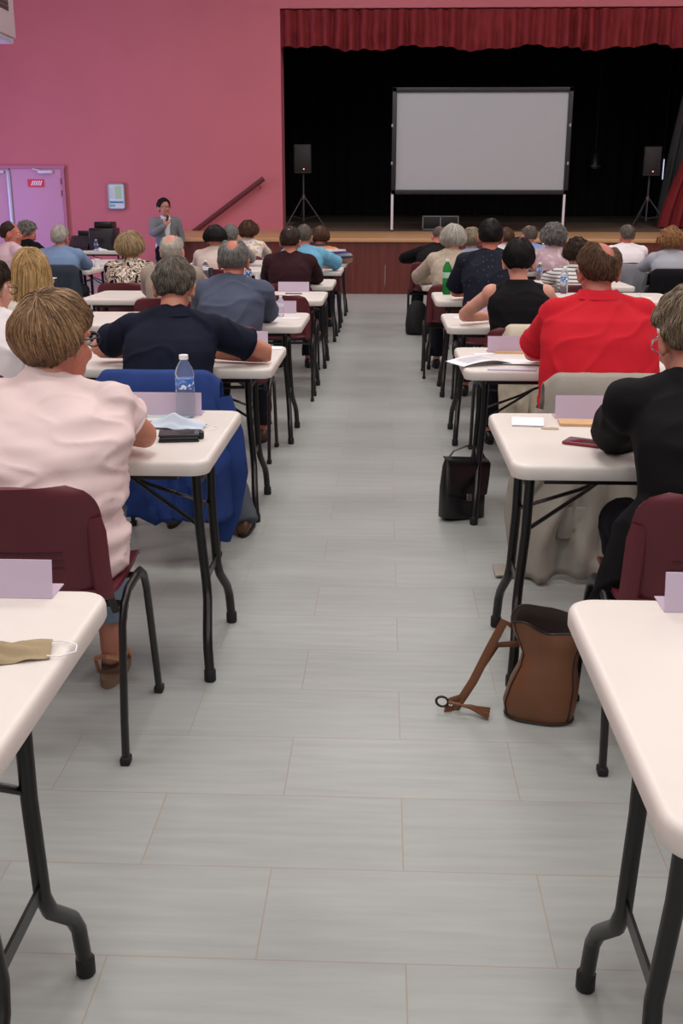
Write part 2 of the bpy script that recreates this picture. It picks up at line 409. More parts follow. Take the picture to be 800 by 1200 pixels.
# flight case, hanging lantern, tube lights backstage
p = at(515, 272, Y=19.3)
fc = empty('flight_case', (p.x, 19.3, stage_z(19.3)), 0, 'black flight case with metal edges on the stage floor', 'case')
MB().box((0, 0, .12), (.62, .34, .22), bev=.01).build('body', mat('case_black', (22, 22, 24), .5), fc)
e = MB()
for z in (.012, .232): e.box((0, -.175, z), (.64, .015, .018)); 
for x in (-.31, 0, .31): e.box((x, -.175, .12), (.018, .015, .23))
e.build('metal_edge', mat('aluminium', (140, 140, 145), .35, metal=.8), fc)
p = at(697, 188, Y=23.6)
ln = empty('stage_lantern', (p.x, 23.6, p.z), 0, 'dim black stage lantern hanging before the back curtain', 'lamp')
MB().lathe([(.1, -.2), (.14, -.17), (.13, .12), (.06, .2)], 16).build('housing', mat('lantern_black', (30, 30, 33), .4), ln)
MB().box((0, -.12, -.12), (.2, .04, .04), bev=.005).build('lens_bar', mat('lens_grey', (70, 70, 74), .3), ln)
MB().tube([(0, 0, .18), (0, 0, 5.7-p.z)], .006, 6).build('cable', M_black, ln)
for px, y0, y1, wd, s in ((785.5, 181, 211, .055, 5.5), (777.5, 186, 211, .02, 1.5)):
    a, b_ = at(px, y0, Y=20.05 if 0 else 21.5), at(px, y1, Y=21.5)
    tb = empty('tube_light', (a.x, 21.5, b_.z), 0, 'bright white vertical tube light backstage at right' if px > 780 else 'thin dimmer vertical tube light left of the bright one backstage', 'lamp')
    hh = a.z-b_.z
    MB().tube([(0, -.03, .02), (0, -.03, hh-.02)], wd/2, 10, round_end=True).build('tube', mat('tube_glow_%d' % px, (220, 228, 255), .3, emit=(215, 225, 255), estr=s*.5), tb)
    MB().box((0, .02, hh/2), (wd+.02, .04, hh+.04), bev=.005).build('holder', M_black, tb)
    MB().tube([(0, .02, hh), (0, .02, 5.7-b_.z)], .008, 6).build('cable', M_black, tb)

# ------------------------------------------------------------------ left end of the front wall
M_door = mat('mauve_door', (198, 146, 176), .5, var=.03, vscale=3)
M_metalgrey = mat('door_metal', (170, 172, 180), .35, metal=.4)
d0, d1 = at(12, 200, Y=19).x, at(73, 200, Y=19).x; dz = 1.96
door = MB().box(((d0+d1)/2, YF-.03, dz/2+.01), (d1-d0-.02, .04, dz-.02), bev=.004).build('door_1', M_door); door['kind'] = 'structure'
door2 = MB().box((d0-.5, YF-.03, dz/2+.01), (.96, .04, dz-.02), bev=.004).build('door_2', M_door); door2['kind'] = 'structure'
f_ = MB()
f_.box((d1+.02, YF-.03, dz/2), (.05, .07, dz)); f_.box((d0-1.02, YF-.03, dz/2), (.05, .07, dz)); f_.box(((d0-1.02+d1)/2, YF-.03, dz+.025), (d1-d0+1.14, .07, .05))
f_.build('trim_2', mat('mauve_frame', (176, 108, 132), .5))['kind'] = 'structure'
MB().box((d0-.02, YF-.065, dz/2), (.07, .03, dz-.04), bev=.008).build('lock_bar', M_metalgrey, door)
for dd, xx in ((door, d1-.38), (door2, d0-.32)):
    g = MB(); g.box((xx+.1, YF-.075, dz-.055), (.26, .05, .055), bev=.01); g.tube([(xx, YF-.08, dz-.03), (xx-.12, YF-.1, dz+.0)], .012, 6)
    g.build('door_closer', mat('closer_silver', (205, 208, 215), .35), dd)
for z in (1.55, 1.75, .35): MB().tube([(d1-.015, YF-.06, z-.05), (d1-.015, YF-.06, z+.05)], .012, 8).build('hinge', M_maroon, door)
# red door notice with slanted white marks
a, b_ = at(32, 210, Y=18.94), at(52, 219, Y=18.94)
ng = empty('door_sign', (a.x, 18.94, b_.z), 0, 'small red notice with slanted white marks on the mauve door', 'sign')
W_, H_ = b_.x-a.x, a.z-b_.z
MB().box((W_/2, 0, H_/2), (W_, .006, H_)).build('plate', mat('notice_red', (214, 40, 66), .5), ng)
g = MB()
for k in range(5):
    xx = W_*(.2+.13*k); g.prism([(xx, H_*.2), (xx+.02, H_*.2), (xx+.055, H_*.8), (xx+.035, H_*.8)], .0, .003, M=Matrix.Translation((0, -.004, 0)) @ Matrix.Rotation(R(90), 4, 'X'))
g.build('marks', M_paper, ng)
# wall notice board
a, b_ = at(125.5, 215, Y=18.96), at(147, 245, Y=18.96); W_, H_ = b_.x-a.x, a.z-b_.z
nb = empty('notice_frame', (a.x, 18.96, b_.z), 0, 'white framed evacuation plan hanging on the pink wall', 'notice')
g = MB()
for c, d in (((W_/2, 0, .008), (W_, .03, .016)), ((W_/2, 0, H_-.008), (W_, .03, .016)), ((.008, 0, H_/2), (.016, .03, H_)), ((W_-.008, 0, H_/2), (.016, .03, H_))): g.box(c, d)
g.build('frame', mat('notice_frame_grey', (150, 165, 172), .4), nb)
MB().box((W_/2, .003, H_/2), (W_-.02, .01, H_-.02)).build('sheet', mat('plan_sheet', (215, 225, 226), .5), nb)
MB().box((W_*.62, -.004, H_*.65), (W_*.4, .004, H_*.5)).build('plan_area', mat('plan_green', (170, 210, 170), .6), nb)
MB().box((W_*.5, -.004, H_*.27), (W_*.8, .004, H_*.08)).build('blue_band', mat('plan_blue', (70, 140, 185), .6), nb)
MB().box((W_*.25, -.004, H_*.14), (W_*.3, .004, H_*.08)).build('green_band', mat('plan_teal', (110, 180, 165), .6), nb)
g = MB()
for k in range(6): g.box((W_*.22, -.004, H_*(.45+.07*k)), (W_*.26, .003, .006))
g.build('text_lines', mat('plan_text', (140, 150, 160), .6), nb)
# handrail
a, b_ = at(226, 272.5, Y=18.88), at(309, 209, Y=18.88)
hr = empty('handrail', (a.x, 18.88, a.z), 0, 'sloping dark maroon handrail fixed to the pink wall by the stage', 'handrail')
d = b_-a
MB().tube([(0, 0, 0), d], (.022, .045), 10, flat=(0, 1, 0)).build('rail', mat('rail_wood', (92, 34, 36), .4), hr)
for t in (.1, .93):
    q = d*t; MB().tube([q+Vector((0, 0, -.03)), q+Vector((.02, .05, -.09)), q+Vector((.02, .115, -.09))], .01, 8).build('bracket', mat('brass_dull', (150, 110, 80), .4, metal=.5), hr)
# hanging ventilation unit at the top left corner
c = at(19.3, 45.5, Y=15.5)
vu = empty('ventilation_unit', (c.x, 15.5, c.z), 0, 'white boxy ventilation unit with square grille hanging at upper left', 'ventilation unit')
MB().box((-.45, -1.0, .6), (.9, 2.0, 1.2), bev=.02).build('casing', mat('unit_white', (214, 208, 210), .5), vu)
MB().box((-.42, -1.0, -.035), (.78, 1.94, .07), bev=.01).build('drip_tray', mat('unit_tray', (196, 198, 212), .5), vu)
gl = MB().box((.0, -.62, .52), (.012, .75, .42)).build('grille', mat('grille_dark', (86, 78, 70), .5), vu)
g = MB()
for k in range(7): g.box((.012, -.62, .36+.055*k), (.01, .73, .012), M=None)
g.build('slats', mat('grille_slat', (130, 120, 112), .5), vu)
for x, y in ((-.1, -.2), (-.8, -.2), (-.1, -1.8), (-.8, -1.8)): MB().tube([(x, y, 1.19), (x, y, ZC-c.z)], .01, 6).build('hanger', M_metalgrey, vu)

# ================================================================== TABLES
def make_table():
    """origin: aisle end, near edge on the floor; the table runs towards -X"""
    t = empty('folding_table'); Ln, D, Z, th = 1.83, .77, .74, .045
    # blow moulded top with generous round corners
    def outline(ins, z, r=.055):
        pts = []
        for cx, cy, a0 in ((-r, D-r, 0), (-Ln+r, D-r, 90), (-Ln+r, r, 180), (-r, r, 270)):
            for k in range(7):
                a = R(a0+15*k); pts.append(Vector((cx+cos(a)*(r-ins), cy+sin(a)*(r-ins), z)))
        return pts
    rg = [outline(.05, Z-th+.006), outline(.018, Z-th+.006), outline(.012, Z-th), outline(.004, Z-th+.002), outline(.0, Z-th+.010), outline(.0, Z-.013), outline(.0012, Z-.008), outline(.004, Z-.0035), outline(.009, Z-.0008), outline(.015, Z)]
    MB().rings(rg).build('tabletop', M_table, t, sharp=35)
    g = MB()
    for y in (.07, D-.07): g.box((-Ln/2, y, Z-th-.008), (Ln-.2, .025, .03))
    g.build('underframe', M_black, t)
    for end in (0, 1):
        sx = -1 if not end else 1; ox = 0 if not end else -Ln
        X = lambda a: ox+sx*a
        for n, (yt, yk, yf) in enumerate(((.235, .262, .125), (.50, .475, .590))):
            pts = [(X(.078), yt, Z-th-.02), (X(.074), yt+(yk-yt)*.5, .46), (X(.062), yk, .27), (X(.057), yk+(yf-yk)*.15, .225), (X(.045), yk+(yf-yk)*.82, .15), (X(.041), yf, .11), (X(.036), yf+(yf-yk)*.06, .02)]
            lg = MB().tube(pts, .0155, 10).build('leg', M_black, t)
            q = Vector(pts[-1]); MB().lathe([(.0165, .0), (.019, .004), (.019, .036), (.0165, .04)], 12, c=(q.x, q.y, 0)).build('rubber_foot', M_rubber, lg)
        MB().tube([(X(.076), .245, .60), (X(.076), .275, .612), (X(.076), .47, .612), (X(.076), .49, .60)], .011, 8).build('cross_tube', M_black, t)
        MB().box((X(.063), .37, .285), (.006, .22, .03)).build('crossbar', M_black, t)
        MB().box((X(.10), .385, Z-th-.01), (.04, .6, .02)).build('pivot_bar', M_black, t)
        for yy in (.25, .49):
            MB().tube([(X(.55), .385, Z-th-.02), (X(.32), .385, .595), (X(.26), .385+(yy-.385)*.2, .56), (X(.074), yy, .47)], (.011, .006), 8).build('brace', M_black, t)
    return t

FAR = [1.855, 3.64, 5.335, 6.97, 8.62, 9.985, 11.81, 13.15, 14.37]
NEAR = [y-.77 for y in FAR]
TABS = []
proto = make_table(); used = [False]
def shift_legs(t, end, dx):
    """where each table's folding legs sit under its aisle end"""
    for ch in t.children:
        if ch.name.split('.')[0] in ('leg', 'cross_tube', 'crossbar', 'pivot_bar', 'brace'):
            x = ch.data.vertices[0].co.x
            if x > -.9 and end == 'L': ch.location.x = -dx
            if x < -.9 and end == 'R': ch.location.x = dx
def table(x, row, label, end='L', Y=None, dx=.04):
    t = proto if not used[0] else copy_tree(proto); used[0] = True
    y = NEAR[row-1] if Y is None else Y
    if end == 'L': t.location = (x, y, 0); t.rotation_euler = (0, 0, 0)
    else: t.location = (x, y, 0); t.rotation_euler = (0, 0, 0); t.location.x = x+1.83
    shift_legs(t, end, dx)
    TABS.append((t.location.x-1.83, t.location.x, y, y+.77))
    tag(t, label, 'table', 'white folding tables in rows'); return t
LX, RX = -.521, .366
LC = [at(*p, z=.74) for p in ((128.5, 687), (283, 477.5), (335, 404), (362, 366), (383, 341.5), (393, 327), (402, 313), (407, 305), (412.5, 299))]
RC = [at(*p, z=.74) for p in ((666, 706), (574, 487), (533, 408), (517, 367.5), (505.5, 342), (492, 327.5), (489.5, 313), (484, 305), (478, 299))]
for r, s in enumerate(['nearest white folding table on the left, beige face mask on it',
        'white folding table on the left with the water bottle and black phone case',
        'white folding table on the left where the navy shirt rests an elbow',
        'white folding table the grey-blue jacket sits at, small bottle on it',
        'white folding table with an empty maroon chair before it, left of aisle',
        'white folding table on the left in front of the dark maroon sweater',
        'white folding table on the left in front of the light blue polo',
        'white folding table on the left in front of the multicoloured striped sleeve',
        'white folding table on the left nearest the stage'], 1): table(LC[r-1].x+.010, r, s, dx=(.018, .0, .06, .045, .04, .04, .04, .04, .04)[r-1])
for r, s in enumerate(['nearest white folding table on the right, brown handbag beyond it',
        'white folding table on the right with kraft envelope and red phone',
        'white folding table on the right covered with loose papers by the red polo',
        'white folding table on the right where the black sleeveless top leans',
        'white folding table on the right in front of the dotted navy shirt',
        'white folding table on the right under the cream jacket sleeve',
        'white folding table on the right with a pale blue mask at its corner',
        'white folding table on the right under the bent figure in black',
        'white folding table on the right nearest the stage'], 1): table(RC[r-1].x-.004, r, s, 'R', dx=(.022, .008, .04, .04, .04, .04, .04, .04, .04)[r-1])
table(-3.11, 6, 'white folding table at far left before the pale blue shirt and dark jacket')
table(-3.08, 7, 'white folding table at far left with a white cup on it')
table(-3.25, 8, 'white folding table at far left behind the one with the cup')
table(-3.75, 9, 'white folding table by the pink wall carrying the black audio rack', Y=15.2)
table(2.83, 7, 'white folding table at far right before the grey jacket', 'R')
table(2.80, 8, 'white folding table at far right before the white shirt', 'R')
table(2.83, 6, 'white folding table at far right behind the chair with the black coat', 'R')

# ================================================================== CHAIRS
M_slot = mat('maroon_dark_slot', (58, 20, 28), .6)
def make_chair():
    c = empty('stacking_chair')
    for s in (-1, 1):
        x = s*.232
        f = [(x, .215, .012), (x, .19, .12), (x, .125, .38), (x, .10, .425), (x, .055, .452), (x, 0, .456)]
        bk = [(x, -.215, .012), (x, -.205, .12), (x, -.165, .38), (x, -.14, .425), (x, -.09, .452), (x, 0, .456)]
        for p in (f, bk):
            lg = MB().tube(p, (.016, .0105), 10, flat=(0, 1, 0)).build('leg', M_black, c)
            MB().box((x, p[0][1], .012), (.028, .036, .024), bev=.006).build('foot_cap', M_rubber, lg)
        MB().tube([(x*.93, -.16, .42), (x*.86, -.195, .52), (x*.85, -.218, .64)], .0105, 8).build('back_tube', M_black, c)
    for y in (-.12, .1): MB().tube([(-.232, y, .425), (.232, y, .425)], .010, 8).build('crossbar', M_black, c)
    def seat(u, v):
        x = (u-.5)*.43*(1-.1*v**3); y = -.2+v*.42
        z = .452+.012*((u-.5)*2)**2*1.2-.03*max(0, v-.8)/.2*max(0, v-.8)*3+.02*max(0, .15-v)/.15
        r = .06; return (x, y, z+.012)
    MB().sheet(seat, 16, 16, .012).build('seat', M_maroon, c, sharp=50)
    # back shell: rounded upper corners, side channels, vent slots
    def back(u, v):
        z = .475+v*.315; hw = .215
        if v > .72: q = (v-.72)/.28; hw = .215-.075*(1-math.sqrt(max(0, 1-q**2.2)))
        x = (u-.5)*2*hw; y = -.215-.07*v-.03*v*v+.05*((u-.5)*2)**2
        return (x, y, z)
    bo = MB().sheet(back, 20, 22, .012).build('backrest', M_maroon, c, sharp=60)
    for s in (-1, 1):
        g = MB(); g.tube([(s*.196, -.185, .47), (s*.196, -.205, .56), (s*.196, -.222, .66), (s*.194, -.236, .70)], [(.026, .018)]*3+[(.022, .008)], 10, flat=(1, 0, 0)); g.build('side_channel', M_maroon, bo)
    g = MB()
    for k in range(3):
        z = .56+.022*k; pts = [((u-.5)*.22, -.215-.07*(z-.475)/.305-.03*((z-.475)/.305)**2+.05*((u-.5)*.22/.215)**2-.0005, z) for u in [i/8 for i in range(9)]]
        g.tube(pts, (.0016, .0022), 6)
    g.build('vent_slots', M_slot, bo)
    return c
chair0 = make_chair(); cused = [False]
def chair(x, y, rz, label, group='maroon chairs'):
    c = chair0 if not cused[0] else copy_tree(chair0); cused[0] = True
    c.location = (x, y, 0); c.rotation_euler = (0, 0, rz); return tag(c, label, 'chair', group)

# ================================================================== PEOPLE
def sstep(a, b, x):
    t = max(0, min(1, (x-a)/(b-a))); return t*t*(3-2*t)

def limb(mb, pts, rad, n=14): mb.tube(pts, rad, n, round_end=True)

def arm_curve(s, e, w, k=5):
    """shoulder, elbow, wrist as a bent chain with soft elbow"""
    s, e, w = Vector(s), Vector(e), Vector(w)
    return [s, s.lerp(e, .35), s.lerp(e, .7), s.lerp(e, .93)+(w-e)*.02, e+(w-e)*.07, e.lerp(w, .35), e.lerp(w, .7), w]

def hand(mb, w, d, n, side, curl=.5, sc=1.0):
    """w wrist, d pointing direction, n back-of-hand normal"""
    d = Vector(d).normalized(); n = Vector(n); n = (n-d*n.dot(d)).normalized(); s = d.cross(n)*side
    w = Vector(w)
    mb.tube([w-d*.02, w+d*.02, w+d*.055, w+d*.085], [(.026*sc, .019*sc), (.034*sc, .017*sc), (.040*sc, .015*sc), (.038*sc, .012*sc)], 12, flat=tuple(s), round_end=True)
    for i, (o, ln) in enumerate(((-.029, .062), (-.010, .074), (.010, .070), (.028, .055))):
        b = w+d*.08+s*o*sc; a = 0; pts = [b-d*.02, b]; p = b
        for k in range(3):
            a += curl*(.5+.3*k); q = d*cos(a)-n*sin(a); p = p+q*ln*(.42, .32, .26)[k]*sc; pts.append(p)
        mb.tube(pts, [.009*sc, .009*sc, .0085*sc, .008*sc, .007*sc], 8, round_end=True)
    b = w+d*.02-s*.028*sc
    mb.tube([b, b+d*.02-s*.018-n*.006, b+d*.045-s*.026-n*.012, b+d*.068-s*.022-n*.02], [.013, .0115, .010, .008], 8, round_end=True)

def head_prims(mb, M, k=1.0, female=False):
    e = lambda c, r, rot=None: mb.ell(tuple(v*k for v in c), tuple(v*k for v in r), M, 20, 14, rot)
    e((0, -.008, .018), (.074, .094, .098))
    e((0, .03, -.03), (.060, .064, .075))
    e((0, .036, -.07), (.050, .054, .044))
    e((0, .075, -.096), (.022, .020, .018))
    e((0, .086, .018), (.048, .012, .012))
    e((-.030, .075, -.035), (.024, .018, .022)); e((.030, .075, -.035), (.024, .018, .022))
    mb.tube([(0, .090*k, .012*k), (0, .106*k, -.018*k), (0, .108*k, -.030*k)], [.008*k, .011*k, .014*k], 10, M=M, round_end=True)
    e((0, .090, -.062), (.022, .010, .010))
    for s in (-1, 1):
        e((s*.081, -.006, -.018), (.012, .021, .034), (R(-12), 0, R(s*18)))
        mb.tube([(s*.080*k, -.018*k, -.03*k), (s*.094*k, -.026*k, -.005*k), (s*.094*k, -.017*k, .014*k), (s*.083*k, .004*k, .016*k)], .0055*k, 8, M=M, round_end=True)

def hair_mesh(name, M, st, parent, m, k=1.0, dens=1.0, seed=0):
    """a cap of hair over the skull plus strands combed away from the crown"""
    R0 = Vector((.078, .099, .104))*k; C = Vector((0, -.008, .016))*k
    T = st.get('T', .014)*k; zb, zs, zf = st.get('zb', -.62), st.get('zs', -.1), st.get('zf', .55)
    bald = st.get('bald', []); full = st.get('full', 0)*k; am = st.get('rough', .003); fr = st.get('freq', 45)
    def zcut(y):
        y0, y1 = st.get('side', (-.5, .05))
        if y < y0: return zb
        if y < y1: return zb+(zs-zb)*sstep(y0, y1, y)
        return zs+(zf-zs)*sstep(max(.15, y1), .8, y)
    def mask(d):
        t = sstep(-.02, st.get('soft', .10), d.z-zcut(d.y)+.07*noise.noise(d*7+Vector((seed, 0, 0))))
        for bd, br in bald:
            t *= sstep(br*.55, br*1.3, (d-Vector(bd).normalized()).length)
        return t
    def rad(d, extra=0):
        t = mask(d)
        q = T*(.3+.7*sstep(-.6, .25, d.z))+(full*(1-abs(d.z+.1))*(.6+.4*abs(d.x))*sstep(-.75, -.25, d.z) if full else 0)
        nn = noise.noise(Vector((d.x*3+seed, d.y*3, d.z*3)))*am*2
        return (q+nn+extra)*t-.012*(1-t)*k
    def P(d, extra=0): return C+Vector((d.x*R0.x, d.y*R0.y, d.z*R0.z))+d*rad(d, extra)
    mb = MB(); nu, nv = 56, 36; base = []
    for i in range(nv+1):
        th = pi*i/nv
        for j in range(nu):
            ph = 2*pi*j/nu; d = Vector((sin(th)*cos(ph), sin(th)*sin(ph), cos(th)))
            clump = noise.noise(Vector((d.x*fr/4, d.y*fr/4, d.z*4+seed)))*am
            base.append(P(d, clump-.001))
    fs = []
    for i in range(nv):
        for j in range(nu):
            q = (j+1) % nu; fs.append((i*nu+j, (i+1)*nu+j, (i+1)*nu+q, i*nu+q))
    mb.add(base, fs, M, .22)
    for i in range(len(base)): mb.a[i] = .25+.22*noise.noise(base[i]*60)
    rnd = random.Random(seed+5)
    cr = Vector(st.get('crown', (0, -.55, .83))).normalized()
    N = int(st.get('n', 900)*dens); ln = st.get('len', .5); w = st.get('w', .0011); curl = st.get('curl', 0); lift = st.get('lift', .004)
    grav = st.get('grav', .25); drop = st.get('drop', 0)
    for s in range(N):
        for _ in range(30):
            d = Vector((rnd.gauss(0, 1), rnd.gauss(0, 1), rnd.gauss(0, 1))).normalized()
            if mask(d) > rnd.uniform(.25, .8): break
        else: continue
        sdz = d.z; pts = []; L_ = ln*rnd.uniform(.6, 1.15); ns = 7; lf = lift*rnd.uniform(.2, 1); ph = rnd.uniform(0, 6.28)
        part = st.get('part')
        for q in range(ns):
            u = q/(ns-1)
            pts.append(P(d, .0005+lf*sin(pi*min(1, u*1.0+.1)*.9))+(Vector((cos(ph+u*curl), sin(ph+u*curl), cos(ph*2+u*curl)))*.0045*min(1, curl) if curl else Vector((0, 0, 0))))
            tg = d-cr; tg = tg-d*tg.dot(d)
            if tg.length > 1e-4: tg.normalize()
            if part is not None:
                sx = 1 if d.x > part else -1
                tg2 = Vector((sx, -.2, -.4)); tg2 = tg2-d*tg2.dot(d); tg = (tg*.4+tg2*.6)
            gz = Vector((0, 0, -1)); gz = gz-d*gz.dot(d); tg = tg*(1-grav)+gz*grav
            tg += Vector((rnd.gauss(0, 1), rnd.gauss(0, 1), rnd.gauss(0, 1)))*st.get('mess', .12)
            tg = tg-d*tg.dot(d)
            d = (d+tg*L_/ns).normalized()
            if mask(d) < .12 and not drop: break
            if drop and d.z < -.12: break
        if drop and (d.z < .3) and d.y < .45:
            p = pts[-1]; Ld = drop*rnd.uniform(.75, 1.08)
            for q in range(1, 8):
                u = q/7; o = Vector((p.x*(1+.12*u)+.006*sin(5*u+ph), p.y+(-.045 if p.y < 0 else -.02)*u+.004*cos(4*u+ph), p.z-Ld*u)); pts.append(o)
        if len(pts) < 3: continue
        n_ = len(pts); rr = [w*(.9 if q < n_-2 else (.7 if q == n_-2 else .2))*k for q in range(n_)]
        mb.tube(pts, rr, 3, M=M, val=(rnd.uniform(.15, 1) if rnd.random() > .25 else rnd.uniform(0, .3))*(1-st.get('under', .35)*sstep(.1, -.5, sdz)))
    if drop:
        rs = []
        for q in range(9):
            u = q/8; z = .05-(.05+drop*.95)*u; hw = (.088+.02*u)*(1-.15*max(0, u-.8)/.2); y0 = -.035-.05*u
            rs.append([Vector((cos(2*pi*j/24)*hw, y0+sin(2*pi*j/24)*(.062-.012*u), z))*k for j in range(24)])
        mb.rings(rs, M=M, val=.3)
    me = mb.mesh(name, m, 180)
    at_ = me.attributes.new('strand', 'FLOAT', 'POINT')
    if len(mb.a) == len(me.vertices): at_.data.foreach_set('value', mb.a)
    o = bpy.data.objects.new(name, me); COL.objects.link(o); o.parent = parent
    return o

HS = {
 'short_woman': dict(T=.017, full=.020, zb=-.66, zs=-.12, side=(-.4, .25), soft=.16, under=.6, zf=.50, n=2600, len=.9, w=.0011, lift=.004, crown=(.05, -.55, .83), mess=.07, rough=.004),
 'man': dict(T=.012, zb=-.62, zs=.10, zf=.55, n=2200, len=.35, w=.0009, lift=.004, mess=.2),
 'crop': dict(T=.009, zb=-.55, zs=.14, zf=.55, n=1800, len=.16, w=.0009, lift=.003, mess=.2),
 'bob': dict(side=(-.1, .4), T=.018, full=.024, zb=-.72, zs=-.45, zf=.5, n=1800, len=.9, w=.0013, mess=.08),
 'curly': dict(side=(-.1, .4), T=.022, full=.024, zb=-.68, zs=-.35, zf=.5, n=1500, len=.3, w=.0022, curl=7, lift=.012, mess=.5, rough=.007),
 'long': dict(side=(-.1, .4), under=0, T=.014, full=.014, zb=-.9, zs=-.6, zf=.5, n=1500, len=1.1, w=.0014, drop=.36, mess=.05, grav=.4, part=0),
}
def style(base, **k): d = dict(HS[base]); d.update(k); return d

def fold_fn(amp, sc=9, seed=0, lin_=(1, 1, 1), mode='n'):
    def f(p, n):
        q = Vector((p.x*lin_[0], p.y*lin_[1], p.z*lin_[2]))*sc+Vector((seed, 0, 0))
        a = noise.noise(q)+.5*noise.noise(q*2.1)
        r = 1-abs(noise.noise(q*.8+Vector((5, 5, seed))))*2
        return n*amp*1.5*(a*.6+.9*max(0, r)**5-.2)
    return f

def figure(name, label, root_loc, J, w=1.0, skin_m=SK_tan, top=None, trousers=None, shoes=None, hair=None, hairm=None, look=(0, 0, 0), vox=.009, hands=True, glasses=False, female=False, headk=1.0, rz=0, dens=1.0, seed=0, eyes=True, legs=True):
    """J: hip, neck, head (points); shoulder/elbow/wrist/knee/ankle -> (left, right) points"""
    root = empty(name, root_loc, rz, label, 'person')
    hip, nk, hd = Vector(J['hip']), Vector(J['neck']), Vector(J['head'])
    MH = Matrix.Translation(hd) @ Euler((R(look[1]), R(look[2]), R(look[0])), 'YXZ').to_matrix().to_4x4()
    prof = J.get('prof') or [(-.16, .155, .135), (-.06, .178, .148), (.08, .170, .138), (.28, .152, .118), (.48, .156, .118), (.68, .168, .124), (.80, .160, .118), (.89, .125, .098), (.96, .088, .080), (1.02, .066, .066)]
    bow = J.get('bow', -.05)
    ax = nk-hip
    def spine(t): return hip+ax*t+Vector((0, bow*sin(pi*max(0, min(1, t))), 0))
    def torso(mb, g, t0=-1, t1=2):
        rs = []
        ww = 1+(w-1)
        for t, a, b_ in prof:
            if t < t0 or t > t1: continue
            c = spine(t); a2 = a*(w if t < .95 else 1)+g; b2 = b_*(1+(w-1)*(.9 if t < .6 else .5))+g
            rs.append([c+Vector((cos(2*pi*j/28)*abs(a2), sin(2*pi*j/28)*b2, 0)) for j in range(28)])
        mb.rings(rs)
    sh = [Vector(p) for p in J['shoulder']]; el = [Vector(p) for p in J['elbow']]; wr = [Vector(p) for p in J['wrist']]
    kn = [Vector(p) for p in J['knee']]; an = [Vector(p) for p in J['ankle']]
    aw = .85+.15*w if w > 1 else w
    ar = [.050*aw, .047*aw, .041*aw, .038*aw, .038*aw, .037*aw, .031*aw, .024*aw]
    if female: ar = [v*.93 for v in ar]
    b = MB(); torso(b, -.016)
    neckr = .046 if female else .055
    limb(b, [nk-Vector((0, .0, .04)), nk.lerp(hd, .4), hd+Vector((0, -.015, -.03))], [neckr*1.25, neckr, neckr])
    head_prims(b, MH, headk, female)
    for i in (0, 1):
        b.ell(sh[i], (.058*aw, .056*aw, .056*aw)); c = arm_curve(sh[i], el[i], wr[i]); limb(b, c, ar)
        limb(b, [sh[i]+Vector((0, .01, 0)), spine(.93)+Vector((0, .01, 0))], [.040*aw, .035])
        if hands:
            d = (wr[i]-el[i]).normalized(); hd_ = J.get('hand', (None, None))[i] or d+Vector((0, .1, -.1))
            hand(b, wr[i], hd_, J.get('hnorm', ((0, 0, 1), (0, 0, 1)))[i], -1 if i else 1, J.get('curl', .45), .95 if female else 1)
        if legs:
            hp = hip+Vector(((-1, 1)[i]*.09*w, .02, 0))
            limb(b, [hp, hp.lerp(kn[i], .5), kn[i], kn[i].lerp(an[i], .35), an[i]], [.078*w, .066*w, .050, .047, .032])
            limb(b, [an[i]+Vector((0, 0, -.02)), an[i]+Vector((0, .10, -.055))], [(.034, .032), (.034, .018)])
    body = remesh(b, 'body', skin_m, root, vox, 3)
    def E_(nm, mb, m, **k):
        return mb.build(nm, m, root, sharp=60, **k)
    if eyes:
        g = MB(); gi = MB(); k = headk
        for s in (-1, 1):
            g.ell((s*.030*k, .079*k, .002*k), (.0125*k, .011*k, .010*k), MH, 12, 8); gi.ell((s*.030*k, .0875*k, .002*k), (.0055*k, .004*k, .0055*k), MH, 10, 6)
        ey = E_('eyes', g, M_eyewhite); gi.build('iris', M_iris, ey)
        g = MB(); g.tube([(-.022*k, .093*k, -.060*k), (0, .101*k, -.058*k), (.022*k, .093*k, -.060*k)], [.002*k, .0055*k, .002*k], 8, M=MH); E_('lips', g, M_lips)
    if glasses:
        g = MB(); k = headk
        for s in (-1, 1):
            g.tube([(s*(.033+.026*cos(a))*k, .103*k, (.004+.020*sin(a))*k) for a in [2*pi*i/14 for i in range(15)]], .0022*k, 6, M=MH)
            g.tube([(s*.058*k, .100*k, .010*k), (s*.080*k, .05*k, .010*k), (s*.085*k, -.008*k, .008*k), (s*.085*k, -.022*k, -.010*k)], .0026*k, 6, M=MH)
        g.tube([(-.008*k, .104*k, .008*k), (.008*k, .104*k, .008*k)], .002, 6, M=MH)
        E_('spectacles', g, glasses if not isinstance(glasses, bool) else M_glass)
    # upper garment
    if top:
        t = MB(); g = top.get('g', .010); torso(t, g, top.get('t0', -1), top.get('t1', 1.03))
        for q in top.get('rolls', []): t.ell(spine(q[0])+Vector(q[1]), q[2])
        sl = top.get('sleeve', 'short')
        for i in (0, 1):
            if sl != 'none':
                t.ell(sh[i], ((.060*aw+g),)*3); limb(t, [sh[i]+Vector((0, 0, .004)), sh[i].lerp(spine(1.0), .55)+Vector((0, 0, .0)), spine(1.0)], [.048*aw+g, .040+g, .034+g])
                c = arm_curve(sh[i], el[i], wr[i])
                if sl == 'short':
                    f = top.get('sl', .66); q = [sh[i], sh[i].lerp(el[i], f*.5), sh[i].lerp(el[i], f)]
                    t.tube(q, [.056*aw+g, .052*aw+g*1.3, .050*aw+g*1.5], 16)
                else:
                    limb(t, c, [v+g*1.05+.003 for v in ar[:-1]]+[ar[-1]+g*.8])
            else:
                limb(t, [sh[i]*.80+spine(.9)*.20, spine(.9)], [.046*aw+g*.5, .05+g])
        for q, rr_ in top.get('extra', []): limb(t, [Vector(v) for v in q], rr_)
